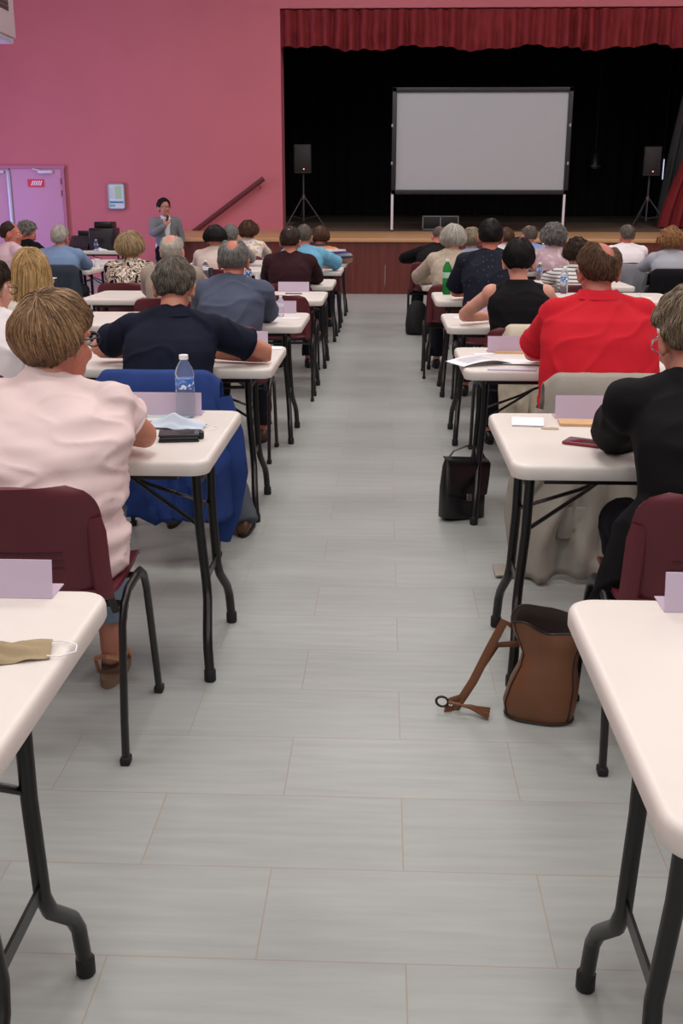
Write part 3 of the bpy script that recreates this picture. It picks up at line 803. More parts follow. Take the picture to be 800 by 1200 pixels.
        if top.get('skirt'):   # jacket tails
            for i in (0, 1): limb(t, [hip+Vector(((-1, 1)[i]*.10*w, -.03, .05)), hip+Vector(((-1, 1)[i]*.13*w, -.05, -top['skirt']))], [(.11*w, .10), (.10*w, .05)])
        f = top.get('fold'); bodyname = top.get('name', 'shirt')
        so = remesh(t, bodyname, top['m'], root, top.get('vox', vox+.001), top.get('smooth', 3), f)
        if sl == 'short':   # turned hems
            for i in (0, 1):
                f_ = top.get('sl', .66); p = sh[i].lerp(el[i], f_); d = (el[i]-sh[i]).normalized()
                q = MB(); r_ = .050*aw+g*1.5; ref = d.orthogonal().normalized(); y = d.cross(ref)
                q.tube([p+d*-.006+(ref*cos(a)+y*sin(a))*(r_-.002) for a in [2*pi*z/20 for z in range(21)]], (.004), 6); q.build('sleeve_hem', top['m'], so)
        if top.get('collar'):
            kk, hgt, rr = top['collar']; q = MB(); ctr = nk+(hd-nk)*.02+Vector((0, -.006, -.008))
            tilt = (hd-nk); rs = []
            for zz, r2 in ((-.02, rr+.016), (hgt*.4, rr+.006), (hgt, rr), (hgt+.002, rr-.005), (hgt*.3, rr-.004), (-.02, rr+.004)):
                rs.append([ctr+Vector((0, (zz)*.25, 0))+Vector((cos(a)*r2*1.04, sin(a)*r2*1.0, zz+ -.018*max(0, sin(a)))) for a in [2*pi*j/28 for j in range(28)]])
            q.rings(rs, cap=False); q.build('collar', top.get('cm', top['m']), so)
            if kk == 'fold':
                q = MB(); rs = []
                for zz, r2 in ((hgt+.002, rr-.001), (hgt-.002, rr+.006), (hgt-.02, rr+.014), (hgt-.034, rr+.024), (hgt-.034, rr+.020), (hgt-.01, rr+.004)):
                    rs.append([ctr+Vector((0, zz*.25, 0))+Vector((cos(a)*r2*1.04, sin(a)*r2, zz-.018*max(0, sin(a)))) for a in [2*pi*j/28 for j in range(28)]])
                q.rings(rs, cap=False); q.build('collar_fold', top.get('cm', top['m']), so)
    if trousers and legs:
        t = MB()
        rs = []
        for q, a, b_ in prof:
            if q > .12: break
            c = spine(q); rs.append([c+Vector((cos(2*pi*j/28)*(a*w+.004), sin(2*pi*j/28)*(b_*w+.004), 0)) for j in range(28)])
        t.rings(rs)
        for i in (0, 1):
            hp = hip+Vector(((-1, 1)[i]*.09*w, .02, 0))
            limb(t, [hp, hp.lerp(kn[i], .5), kn[i]], [.090*w, .078*w, .064])
            q = [kn[i], kn[i].lerp(an[i], .3), kn[i].lerp(an[i], trousers.get('len', .95))]
            t.tube(q, [.062, .062, trousers.get('hem', .056)], 18)
        remesh(t, trousers.get('name', 'trousers'), trousers['m'], root, vox+.001, 2, fold_fn(.006, 10, seed+3))
    if shoes and legs:
        for i in (0, 1):
            a = an[i]; q = MB(); z0 = a.z-.085
            fd = Vector((0, 1, 0))
            rs = []
            for y, hw, hh in ((-.055, .018, .04), (-.045, .030, .065), (0, .036, .088), (.05, .036, .070), (.10, .043, .052), (.15, .040, .042), (.185, .024, .030), (.195, .008, .018)):
                rs.append([a+Vector((cos(2*pi*j/16)*hw, y, -a.z+z0+.012+max(0, hh*(.5+.5*sin(2*pi*j/16))))) for j in range(16)])
            q.rings(rs); so = q.build('shoe', shoes, root, sharp=70)
            q = MB(); q.prism([(cos(2*pi*j/18)*(.041 if sin(2*pi*j/18) > 0 else .033), .07+sin(2*pi*j/18)*.13) for j in range(18)], z0, z0+.016, M=Matrix.Translation((a.x, a.y, 0)))
            q.build('sole', M_rubber, so)
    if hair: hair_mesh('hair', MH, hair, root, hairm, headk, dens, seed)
    return root

def seated(label, px, py, row, w=1.0, lean=.18, look=(0, 0, 0), arms=None, Y=None, dy=-.18, hx=0, rot=0, back=0, mirror=False, legs=True, ankles=None, chairlab=None, cdx=0, **k):
    """px,py: where the top of the head shows in the photo; row: the table sat at"""
    y0 = (NEAR[row-1] if Y is None else Y)+dy
    hp = at(px, py, Y=y0+lean); Hz = hp.z-.008
    x0 = hp.x-hx
    nz = Hz-.230; nb = Vector((hx*.7, lean*.72, nz))
    sw = .160*(.45+.55*w)*(.95 if k.get('female') else 1)
    J = dict(hip=(0, 0, .545), neck=nb, head=(hx, lean, Hz-.128))
    J['shoulder'] = [(nb.x+s*sw, nb.y-.012, nz-.074) for s in (-1, 1)]
    A = arms or {}
    lw = A.get('l', ((-.225, lean+.14, .80), (-.11, lean+.36, .772))); rw = A.get('r', ((.225, lean+.14, .80), (.11, lean+.36, .772)))
    J['elbow'] = [lw[0], rw[0]]; J['wrist'] = [lw[1], rw[1]]
    kx = .13 if not k.get('female') else .10
    J['knee'] = [(-kx, .40, .525), (kx, .40, .525)]
    J['ankle'] = ankles or [(-kx, .38, .086), (kx, .36, .086)]
    J['prof'] = k.pop('prof', None); J['bow'] = k.pop('bow', -.05)
    r = figure('person', label, (x0, y0, 0), J, w=w, look=look, rz=rot, legs=legs, **k)
    if chairlab: chair(x0+cdx, y0-.0, rot, chairlab)
    return r, x0, y0

def cloth(name, c, rough=.85, bump=.15, bs=500, var=.08, vs=12): return mat(name, c, rough, var=var, vscale=vs, bump=bump, bscale=bs, spec=.15)
T_dark = cloth('dark_trousers', (30, 32, 40)); T_jean = cloth('blue_jeans', (128, 146, 164), var=.2); T_grey = cloth('grey_trousers', (84, 88, 98)); T_beige = cloth('beige_trousers', (150, 138, 122))
S_black = mat('black_leather', (18, 17, 17), .3); S_brown = mat('brown_leather', (92, 62, 42), .4, var=.3, vscale=20)
H_ = {'ltbrown': hairmat('hair_light_brown', (62, 42, 30), (184, 146, 106)), 'dkbrown': hairmat('hair_dark_brown', (22, 16, 13), (84, 64, 48)),
      'greybrown': hairmat('hair_grey_brown', (48, 42, 38), (150, 140, 126)), 'grey': hairmat('hair_grey', (70, 68, 66), (176, 172, 166)),
      'white': hairmat('hair_white', (150, 144, 132), (226, 222, 212)), 'black': hairmat('hair_black', (8, 7, 8), (40, 36, 36)),
      'blonde': hairmat('hair_blonde', (118, 84, 48), (222, 186, 128)), 'blondehl': hairmat('hair_highlighted', (84, 62, 42), (222, 196, 150)),
      'red': hairmat('hair_reddish', (120, 76, 44), (206, 160, 112)), 'brown': hairmat('hair_brown', (46, 30, 22), (126, 92, 66))}

# 1. woman in the pale pink T-shirt ------------------------------------------------
prof1 = [(-.16, .20, .16), (-.04, .215, .17), (.10, .21, .165), (.22, .185, .148), (.30, .200, .158), (.42, .205, .155), (.50, .188, .142), (.58, .205, .150), (.72, .205, .142), (.84, .190, .124), (.91, .130, .098), (.97, .092, .082), (1.02, .068, .068)]
def f1(p, n):
    a = fold_fn(.006, 7, 2, (1, 1, 2.6))(p, n)
    if p.y < .05: a += n*(.005*sin(p.z*75+7*p.x+1.5*sin(p.x*14)))*sstep(.95, .8, p.z)
    a += n*.006*sin((p.z*.8+p.x*.5)*80)*sstep(.86, .95, p.z)
    return a
P1, P1x, P1y = seated('person in pale pink short-sleeved T-shirt seated at the bottle table, light brown short hair', 62, 342, 2, w=1.22, lean=.20, look=(-26, -4, 0), female=True, prof=prof1, hx=.05, cdx=.05,
       top=dict(m=cloth('pale_pink_jersey', (232, 210, 208), var=.03), sleeve='short', sl=.44, g=.014, collar=('band', .008, .070), fold=f1, vox=.009),
       trousers=dict(m=T_jean, len=.8), shoes=None, hair=style('short_woman', n=5200, zs=.0, side=(-.5, .15), soft=.24, zb=-.86, T=.019, full=.016), hairm=H_['ltbrown'], glasses=True, skin_m=SK_tan, vox=.008, headk=1.05,
       arms={'r': ((.285, .24, .80), (.10, .44, .775)), 'l': ((-.30, .30, .79), (-.12, .42, .775))}, ankles=[(-.12, .25, .1), (.115, .30, .1)],
       chairlab='maroon plastic chair under the person in the pale pink T-shirt', seed=1)
M_sandal = mat('tan_sandal', (170, 120, 84), .5)
for ax_, ay_ in ((-.12, .25), (.115, .30)):
    q = MB(); q.prism([(ax_+cos(2*pi*j/18)*.040, ay_+.045+sin(2*pi*j/18)*.125) for j in range(18)], .002, .030); so = q.build('sandal', mat('sandal_sole', (120, 96, 76), .7), P1)
    q = MB()
    q.tube([(ax_-.040, ay_-.01, .03), (ax_-.042, ay_-.035, .085), (ax_, ay_-.05, .10), (ax_+.042, ay_-.035, .085), (ax_+.040, ay_-.01, .03)], (.010, .003), 8, flat=(0, 0, 1))
    q.tube([(ax_-.040, ay_+.03, .03), (ax_-.036, ay_+.04, .075), (ax_, ay_+.045, .095), (ax_+.036, ay_+.04, .075), (ax_+.040, ay_+.03, .03)], (.010, .003), 8, flat=(0, 1, 0))
    q.tube([(ax_-.041, ay_+.10, .03), (ax_-.03, ay_+.105, .055), (ax_, ay_+.108, .062), (ax_+.03, ay_+.105, .055), (ax_+.041, ay_+.10, .03)], (.012, .003), 8, flat=(0, 1, 0))
    q.build('straps', M_sandal, so)
# 2. man in navy shirt
seated('person in navy short-sleeved shirt leaning on the table, grey-brown hair', 203, 300, 3, w=1.12, lean=.26, look=(0, -22, 0), hx=0,
       top=dict(m=cloth('navy_jersey', (22, 27, 44)), sleeve='short', sl=.60, g=.015, collar=('fold', .034, .07), fold=fold_fn(.006, 8, 4)),
       trousers=dict(m=T_grey, len=1.06), shoes=S_brown, hair=style('man', T=.016, rough=.006, n=3200, zb=-.74, soft=.2), hairm=H_['greybrown'], skin_m=SK_tan, vox=.008,
       arms={'r': ((.42, .34, .785), (.13, .40, .775)), 'l': ((-.40, .34, .80), (-.13, .44, .775))}, ankles=[(-.05, .22, .086), (.30, .10, .086)],
       chairlab='maroon plastic chair with the royal blue jacket hung on it', seed=2)
# 3. white shirt at the left edge
seated('person in white shirt cut by the left edge, behind the pale pink T-shirt', -14, 300, 3, w=1.0, lean=.2, look=(-20, -10, 0),
       top=dict(m=cloth('white_cotton', (226, 220, 222), var=.03), sleeve='long', g=.016, collar=('fold', .03, .066), fold=fold_fn(.007, 8, 5)),
       trousers=dict(m=T_dark), shoes=S_black, hair=style('man'), hairm=H_['dkbrown'], skin_m=SK_pale, glasses=True, seed=3,
       chairlab='maroon plastic chair under the white shirt at the left edge')
# 4. long blonde hair
seated('person with long straight blonde hair seated at left behind the short brown hair', 34, 290, 4, w=.92, lean=.12, look=(6, -6, 0), female=True,
       top=dict(m=cloth('cream_cotton', (216, 206, 196)), sleeve='long', g=.012), trousers=dict(m=T_dark), shoes=S_black,
       hair=style('long', n=2600), hairm=H_['blonde'], skin_m=SK_pale, seed=4, headk=1.04, chairlab='maroon plastic chair under the person with long blonde hair')
# 5. grey-blue jacket
seated('person in grey-blue jacket with a bald crown and grey hair, left of the aisle', 273, 278, 4, w=1.04, lean=.20, look=(0, -8, 0), arms={'r': ((.185, .34, .80), (.09, .5, .775))},
       top=dict(m=cloth('grey_blue_wool', (84, 92, 112), var=.25, vs=5), name='jacket', sleeve='long', g=.020, skirt=.08, collar=('fold', .034, .070), fold=fold_fn(.007, 6, 6, (1, 1, 1.8))),
       trousers=dict(m=T_dark), shoes=S_brown, hair=style('man', T=.012, n=2600, bald=[((0.03, -.62, .78), .50), ((0, .1, 1), .5), ((0, .6, .8), .5)], zb=-.62), hairm=H_['grey'], skin_m=SK_red, vox=.008,
       chairlab='maroon plastic chair under the grey-blue jacket', seed=5)
# 6. tan jacket, bald
seated('person in light tan jacket, bald on top with white hair round the sides', 201, 272, 5, w=1.0, lean=.16, look=(-6, 0, 0),
       top=dict(m=cloth('tan_wool', (158, 146, 134)), name='jacket', sleeve='long', g=.018, collar=('fold', .03, .068)), trousers=dict(m=T_beige), shoes=S_brown,
       hair=style('crop', bald=[((0, -.6, .8), .55), ((0, .1, 1), .6), ((0, .7, .7), .6)], n=700), hairm=H_['white'], skin_m=SK_pale, seed=6, vox=.010, chairlab='maroon plastic chair under the light tan jacket')
# 7. patterned blouse
seated('person in black and cream swirl-print blouse with highlighted short hair', 152, 272, 6, w=1.05, lean=.12, look=(-20, 0, 0), female=True,
       top=dict(m=pattern('swirl_print', 'swirl', [(206, 190, 172), (26, 22, 26), (232, 222, 210)], 9), sleeve='long', g=.018), trousers=dict(m=T_dark), shoes=S_black,
       hair=style('bob', T=.02, n=1500), hairm=H_['blondehl'], skin_m=SK_tan, seed=7, vox=.010, headk=1.08, chairlab='maroon plastic chair under the swirl-print blouse')
# 8. light blue shirt at left
P8 = seated('person in pale blue shirt with white hair, seated on the chair with dark jacket', 70, 263, 7, w=1.15, lean=.14, look=(-15, 0, 0),
       top=dict(m=cloth('pale_blue_cotton', (122, 148, 182)), sleeve='long', g=.018, collar=('fold', .03, .066)), trousers=dict(m=T_dark), shoes=S_black,
       hair=style('man', T=.013, n=900), hairm=H_['white'], skin_m=SK_red, seed=8, vox=.010, glasses=True, chairlab='maroon plastic chair under the pale blue shirt, dark jacket on it')
# 9. left-edge profile
seated('person in pale pink shirt at the far left edge facing right in profile', 8, 258, 7, w=1.05, lean=.05, look=(-38, 0, 0), rot=R(-45), dy=-.2,
       top=dict(m=cloth('pale_rose_cotton', (214, 186, 196)), sleeve='long', g=.016, collar=('fold', .03, .066)), trousers=dict(m=T_dark), shoes=S_black,
       hair=style('crop', n=700, bald=[((0, .6, .8), .55)]), hairm=H_['dkbrown'], skin_m=SK_red, seed=9, vox=.010, chairlab='maroon plastic chair under the pale pink shirt at the far left')
# 10. black clothes, grey hair looking down
seated('person in black with grey tousled hair in front of the mauve door, head bent right', 27, 258, 8, w=1.1, lean=.10, look=(-50, -26, 0), rot=R(-30), dy=-.2, hx=.03,
       top=dict(m=cloth('black_wool', (20, 19, 22)), sleeve='long', g=.020, collar=('fold', .03, .07)), trousers=dict(m=T_dark), shoes=S_black,
       hair=style('curly', T=.012, full=.008, n=600), hairm=H_['grey'], skin_m=SK_red, seed=10, vox=.010, chairlab='maroon plastic chair under the figure in black by the mauve door')
# 11-13 near the stage at left
seated('person in cream top with black pinned-up hair near the stage', 252, 264, 7, w=1.0, lean=.14, female=True, look=(-10, -8, 0),
       top=dict(m=cloth('cream_knit', (214, 198, 188)), sleeve='long', g=.018), trousers=dict(m=T_dark), shoes=S_black,
       hair=style('bob', T=.018, n=900, zb=-.5, zs=-.3), hairm=H_['black'], skin_m=SK_tan, seed=11, vox=.010, headk=1.05, chairlab='maroon plastic chair under the cream top')
seated('person with grey hair half hidden behind the black pinned-up hair', 270, 262, 8, w=1.0, lean=.14,
       top=dict(m=cloth('grey_cotton', (150, 148, 148)), sleeve='long', g=.014), trousers=dict(m=T_dark), shoes=S_black,
       hair=style('man', T=.014, n=600), hairm=H_['grey'], skin_m=SK_pale, seed=12, vox=.011, chairlab='maroon plastic chair under the half hidden grey-haired person')
seated('person in white blouse with blue flower print, curly auburn hair, by the stage', 291, 259, 9, w=.98, lean=.12, female=True, look=(-20, 0, 0),
       top=dict(m=pattern('blue_flower_print', 'blotch', [(222, 214, 206), (62, 74, 128), (196, 170, 130)], 14), sleeve='long', g=.016), trousers=dict(m=T_dark), shoes=S_black,
       hair=style('curly', n=900), hairm=H_['brown'], skin_m=SK_pale, seed=13, vox=.011, headk=1.02, chairlab='maroon plastic chair under the blue flower-print blouse')
# 14 maroon sweater
seated('person in dark maroon sweater with dark hair, left of the aisle', 340, 264, 6, w=1.0, lean=.14, look=(-8, -4, 0),
       top=dict(m=cloth('dark_maroon_knit', (50, 26, 32)), name='sweater', sleeve='long', g=.018, collar=('band', .014, .062), fold=fold_fn(.005, 7, 3)), trousers=dict(m=T_dark), shoes=S_black,
       hair=style('crop', n=1200, T=.011, bald=[((0, -.5, .86), .2)]), hairm=H_['dkbrown'], skin_m=SK_tan, seed=14, vox=.010, chairlab='maroon plastic chair under the dark maroon sweater')
# 15 light blue polo
seated('person in light blue polo shirt with an elbow on the table, greying cropped hair', 356, 262, 7, w=1.15, lean=.16, look=(-10, -6, 0),
       top=dict(m=cloth('sky_blue_pique', (110, 170, 200)), sleeve='short', sl=.85, g=.018, collar=('fold', .03, .068), fold=fold_fn(.006, 7, 8)), trousers=dict(m=T_dark), shoes=S_black,
       hair=style('crop', n=1000), hairm=H_['greybrown'], skin_m=SK_tan, seed=15, vox=.010, arms={'r': ((.36, .30, .80), (.15, .46, .775))}, chairlab='maroon plastic chair under the light blue polo')
# 16 striped
seated('person in multicoloured striped sweater half hidden by the light blue polo', 375, 264, 8, w=1.02, lean=.14, look=(-5, -10, 0), female=True,
       top=dict(m=pattern('many_stripes', 'stripes', [(60, 70, 110), (200, 190, 190), (206, 140, 90), (70, 76, 96), (150, 150, 170)], 7), name='sweater', sleeve='long', g=.018), trousers=dict(m=T_dark), shoes=S_black,
       hair=style('bob', n=700, T=.012), hairm=H_['brown'], skin_m=SK_tan, seed=16, vox=.011, arms={'r': ((.34, .30, .80), (.15, .46, .775))}, chairlab='maroon plastic chair under the striped sweater')

# ---- right side
# suit
seated('person in black suit jacket at the right edge with greying brown hair and spectacles', 812, 338, 2, w=.98, lean=.24, look=(12, -20, 0), hx=-.02,
       top=dict(m=cloth('black_suiting', (18, 17, 20), bump=.1), name='jacket', sleeve='long', g=.022, skirt=.12, extra=[([(-.14, -.02, .62), (-.19, -.03, .50), (-.25, -.03, .36), (-.26, -.02, .30)], [(.10, .09), (.09, .07), (.06, .06), (.045, .05)]), ([(-.1, -.1, .6), (-.12, -.12, .42), (-.15, -.12, .31)], [.09, .08, .05])], collar=('fold', .032, .072), fold=fold_fn(.007, 6, 9)), trousers=dict(m=T_dark), shoes=S_black,
       hair=style('man', T=.020, n=4200, len=.55, rough=.007, mess=.25, w=.0012), hairm=hairmat('hair_brown_greying', (40, 30, 22), (170, 150, 122)), skin_m=SK_tan, seed=17, vox=.008, glasses=mat('silver_frame', (190, 190, 195), .25, metal=.8),
       cdx=-.035,
       arms={'l': ((-.195, .34, .80), (-.04, .50, .775))}, ankles=[(-.10, .12, .086), (.12, .3, .086)],
       chairlab='maroon plastic chair at right under the black suit jacket')
# red polo
prof19 = [(-.16, .19, .15), (-.04, .205, .16), (.10, .21, .16), (.28, .205, .155), (.48, .205, .150), (.68, .205, .145), (.84, .185, .124), (.91, .130, .098), (.97, .092, .082), (1.02, .068, .068)]
def f19(p, n):
    a = fold_fn(.006, 6, 12, (1, 1, 1.4))(p, n)
    a += n*.004*sin((p.z-p.x*.8)*110)*sstep(.08, .2, p.x)*sstep(.85, .7, p.z); return a
seated('person in bright red polo shirt with balding brown hair', 703, 279, 3, w=1.14, lean=.17, look=(8, -8, 0), prof=prof19,
       top=dict(m=cloth('bright_red_pique', (202, 34, 48), var=.03), sleeve='short', sl=.8, g=.015, t0=-.02, collar=('fold', .036, .074), fold=f19), trousers=dict(m=T_dark), shoes=S_black,
       hair=style('man', T=.013, n=3200, bald=[((.30, -.60, .74), .50), ((.18, -.1, .98), .55), ((.1, .5, .8), .5)]), hairm=hairmat('hair_balding_brown', (44, 28, 22), (140, 104, 78)), skin_m=SK_red, seed=18, vox=.008, glasses=True,
       arms={'l': ((-.245, .33, .80), (-.10, .50, .775)), 'r': ((.245, .33, .80), (.10, .50, .775))}, chairlab='maroon plastic chair at right under the pale grey raincoat')
# sleeveless
seated('person in black sleeveless top with short black hair', 609, 278, 4, w=1.0, lean=.16, look=(-6, -12, 0), female=True,
       top=dict(m=cloth('black_jersey', (14, 13, 17)), sleeve='none', g=.012, collar=('band', .004, .07), fold=fold_fn(.004, 8, 14)), trousers=dict(m=T_dark), shoes=S_black,
       hair=style('man', T=.014, n=2800, len=.5, zb=-.66, zs=.0), hairm=H_['black'], skin_m=SK_pale, seed=19, vox=.008,
       arms={'l': ((-.31, .28, .795), (-.10, .44, .775)), 'r': ((.30, .30, .795), (.12, .46, .775))}, chairlab='maroon plastic chair with the cream cardigan hung on it')
# dotted navy
seated('person in navy shirt with small pale dots and cropped black hair, the tallest at right', 575, 255, 5, w=1.12, lean=.16, look=(0, -4, 0),
       top=dict(m=pattern('navy_dots', 'dots', [(22, 26, 40), (92, 98, 118)], 30), sleeve='short', sl=.85, g=.016, collar=('band', .014, .07), fold=fold_fn(.006, 7, 15)), trousers=dict(m=T_dark), shoes=S_black,
       hair=style('crop', T=.012, n=2000), hairm=H_['black'], skin_m=SK_red, seed=20, vox=.010, arms={'l': ((-.245, .26, .80), (-.10, .44, .775))}, chairlab='maroon plastic chair under the dotted navy shirt')
# cream jacket white bob
seated('person in cream textured jacket with a pale grey bob', 531, 262, 6, w=1.0, lean=.16, look=(12, -8, 0), female=True,
       top=dict(m=cloth('cream_boucle', (188, 174, 156), var=.2, vs=30), name='jacket', sleeve='long', g=.020, fold=fold_fn(.005, 8, 16)), trousers=dict(m=T_dark), shoes=S_black,
       hair=style('bob', n=1300, T=.014), hairm=H_['white'], skin_m=SK_pale, seed=21, vox=.010, headk=1.02, arms={'l': ((-.30, .30, .80), (-.10, .46, .775))}, chairlab='maroon plastic chair under the cream textured jacket')
seated('person in pale blue top with ash-blonde hair between the cream jacket and dotted shirt', 553, 266, 7, w=1.0, lean=.16, look=(0, -8, 0), female=True,
       top=dict(m=cloth('powder_blue_cotton', (160, 176, 204)), sleeve='long', g=.018), trousers=dict(m=T_dark), shoes=S_black,
       hair=style('bob', n=900, T=.014), hairm=hairmat('hair_ash', (96, 84, 64), (184, 170, 140)), skin_m=SK_pale, seed=22, vox=.011, headk=1.04, chairlab='maroon plastic chair under the pale blue top')
seated('person in black bent low over the table with a shaved head, by the stage', 515, 263, 8, w=1.1, lean=.30, look=(0, -30, 0), hx=.12,
       top=dict(m=cloth('black_cotton', (18, 17, 19)), sleeve='long', g=.020), trousers=dict(m=T_dark), shoes=S_black,
       hair=style('crop', T=.004, n=300, bald=[((0, 0, 1), .8)]), hairm=H_['greybrown'], skin_m=SK_red, seed=23, vox=.010, arms={'l': ((-.30, .32, .80), (-.16, .50, .775))}, chairlab='maroon plastic chair under the bent figure in black')
seated('person with dark brown hair in white, tiny behind the dotted navy shirt', 593, 265, 9, w=.95, lean=.14, female=True,
       top=dict(m=cloth('white_linen', (220, 216, 214)), sleeve='long', g=.014), trousers=dict(m=T_dark), shoes=S_black,
       hair=style('bob', n=500, T=.01), hairm=H_['brown'], skin_m=SK_pale, seed=24, vox=.012, chairlab='maroon plastic chair under the tiny figure in white')
seated('person in periwinkle blue shirt, balding, seated near the stage', 620, 262, 8, w=1.12, lean=.14, look=(28, -6, 0),
       top=dict(m=cloth('periwinkle_cotton', (134, 156, 206)), sleeve='long', g=.018, collar=('fold', .03, .066)), trousers=dict(m=T_dark), shoes=S_black,
       hair=style('crop', n=600, bald=[((0, .2, .95), .75)]), hairm=H_['greybrown'], skin_m=SK_red, seed=25, vox=.011, chairlab='maroon plastic chair under the periwinkle blue shirt')
seated('person in faded pink floral blouse with grey curly hair', 649, 263, 7, w=1.0, lean=.14, look=(8, 0, 0), female=True,
       top=dict(m=pattern('faded_floral', 'blotch', [(186, 160, 166), (150, 120, 140), (206, 190, 190)], 18), sleeve='long', g=.018), trousers=dict(m=T_dark), shoes=S_black,
       hair=style('curly', n=1300, T=.024), hairm=hairmat('hair_curly_grey', (62, 60, 60), (176, 174, 172)), skin_m=SK_pale, seed=26, vox=.010, headk=1.06, chairlab='maroon plastic chair under the faded floral blouse')
seated('person in black and white striped top with dark curly hair, partly behind red polo', 677, 279, 6, w=1.0, lean=.2, look=(14, -10, 0), female=True,
       top=dict(m=pattern('thin_stripes', 'stripes', [(216, 214, 210), (216, 214, 210), (90, 88, 92)], 34), sleeve='long', g=.016), trousers=dict(m=T_dark), shoes=S_black,
       hair=style('curly', n=1000, T=.018), hairm=H_['dkbrown'], skin_m=SK_tan, seed=27, vox=.010, chairlab='maroon plastic chair under the striped top')
seated('person in white shirt with brown-grey hair at the far right table', 735, 262, 8, w=1.08, lean=.12, look=(14, -4, 0),
       top=dict(m=cloth('bright_white_cotton', (232, 226, 230), var=.03), sleeve='long', g=.018, collar=('fold', .03, .066)), trousers=dict(m=T_dark), shoes=S_black,
       hair=style('crop', n=900), hairm=H_['greybrown'], skin_m=SK_red, seed=28, vox=.010, chairlab='maroon plastic chair hidden by the light grey coat at far right')
P30 = seated('person in pale grey jacket with reddish curly hair at the right edge', 787, 267, 7, w=1.1, lean=.14, look=(-16, 0, 0), female=True,
       top=dict(m=cloth('pale_grey_wool', (168, 172, 180)), name='jacket', sleeve='long', g=.020), trousers=dict(m=T_dark), shoes=S_black,
       hair=style('curly', n=1000, T=.02, curl=3), hairm=H_['red'], skin_m=SK_pale, seed=29, vox=.010, headk=1.06, chairlab='maroon plastic chair at far right under the pale grey jacket, black coat on it')

# presenter, standing by the wall -------------------------------------------------
pt = at(191.5, 232, Y=16.62); Hh = pt.z; k_ = .95; dz_ = Hh-1.765*k_
def S(x, y, z): return (x*k_*1.04, y*k_+(.09 if .3 < z < .7 else 0), z*k_+(dz_ if z > .8 else (dz_*.55 if z > .3 else 0)))
JP = dict(hip=S(0, 0, .95), neck=S(0, .0, 1.47), head=S(0.015, .02, 1.615), bow=-.01,
          prof=[(-.18, .145, .11), (-.06, .160, .118), (.10, .155, .112), (.32, .142, .105), (.55, .160, .115), (.75, .175, .118), (.88, .165, .10), (.95, .12, .08), (1.0, .07, .06)],
          shoulder=[S(-.185, -.005, 1.405), S(.185, -.005, 1.405)], elbow=[S(-.27, -.03, 1.13), S(.25, .12, 1.20)], wrist=[S(-.17, .06, .96), S(.075, .235, 1.335)],
          knee=[S(-.10, .03, .50), S(.11, .03, .50)], ankle=[S(-.11, -.02, .098), S(.12, 0, .098)], hand=((0.2, .25, -.9), (-.3, -.1, .9)), hnorm=((-1, 0, 0), (.7, .7, 0)), curl=.9)
prs = figure('person', 'standing presenter in grey blazer and white shirt speaking into a microphone', (at(193, 250, Y=16.62).x, 16.62, 0), JP, w=1.06, rz=R(180+28), look=(12, 4, 0), headk=1.08,
       skin_m=SK_tan, vox=.008, glasses=True,
       top=dict(m=cloth('white_dress_shirt', (226, 222, 224), var=.02), sleeve='none', g=.002, collar=('fold', .03, .060)),
       trousers=dict(m=cloth('black_trousers', (16, 16, 19))), shoes=S_black, hair=style('man', T=.017, zb=-.7, zs=-.2, zf=.62, n=1200), hairm=H_['black'], seed=31)
# blazer: open shell over the shirt
t = MB(); hipv, nkv = Vector(JP['hip']), Vector(JP['neck'])
rs = []
for q, a, b_ in ((-.42, .19, .135), (-.25, .18, .13), (-.05, .172, .13), (.2, .158, .122), (.45, .165, .122), (.7, .188, .132), (.86, .178, .115), (.95, .125, .088)):
    c = hipv.lerp(nkv, q); rs.append([c+Vector((cos(2*pi*j/40)*a, sin(2*pi*j/40)*b_, 0)) for j in range(40)])
t.rings(rs)
for i in (0, 1):
    sh_, el_, wr_ = Vector(JP['shoulder'][i]), Vector(JP['elbow'][i]), Vector(JP['wrist'][i])
    limb(t, arm_curve(sh_, el_, wr_)[:-1]+[el_.lerp(wr_, .92)], [.068, .064, .058, .055, .055, .053, .049, .045]); limb(t, [sh_, hipv.lerp(nkv, .9)], [.064, .06])
def cutfront(p, n): return n*.004*noise.noise(p*9)
bz = remesh(t, 'blazer', cloth('grey_blazer_wool', (124, 128, 132), var=.12, vs=20), prs, .010, 3, cutfront)
import bmesh
bm = bmesh.new(); bm.from_mesh(bz.data)
dl = [f for f in bm.faces if f.calc_center_median().y > .03 and abs(f.calc_center_median().x) < .028+.055*max(0, (f.calc_center_median().z-(1.0*k_+dz_)))*1.2+.04*max(0, (.92*k_+dz_-f.calc_center_median().z))*3 and f.calc_center_median().z < 1.5*k_+dz_ and f.normal.y > .3]
bmesh.ops.delete(bm, geom=dl, context='FACES'); bm.to_mesh(bz.data); bm.free()
sm = bz.modifiers.new('thickness', 'SOLIDIFY'); sm.thickness = .006; sm.offset = -1
# microphone held at the mouth
wv = Matrix.Rotation(R(208), 4, 'Z') @ (Vector(JP['wrist'][1])+Vector((-.03, .0, .06)))
mc = empty('microphone', Vector(prs.location)+wv, 0, 'black handheld microphone raised to the presenter\'s mouth', 'microphone')
up = Vector((.03, -.02, .10)).normalized()
MB().tube([-up*.09, -up*.02, up*.055], [.009, .012, .014], 12).build('handle', M_black, mc)
MB().ell(up*.075, (.023, .023, .027)).build('grille', mat('mic_mesh', (40, 40, 42), .5, bump=.4, bscale=900), mc)
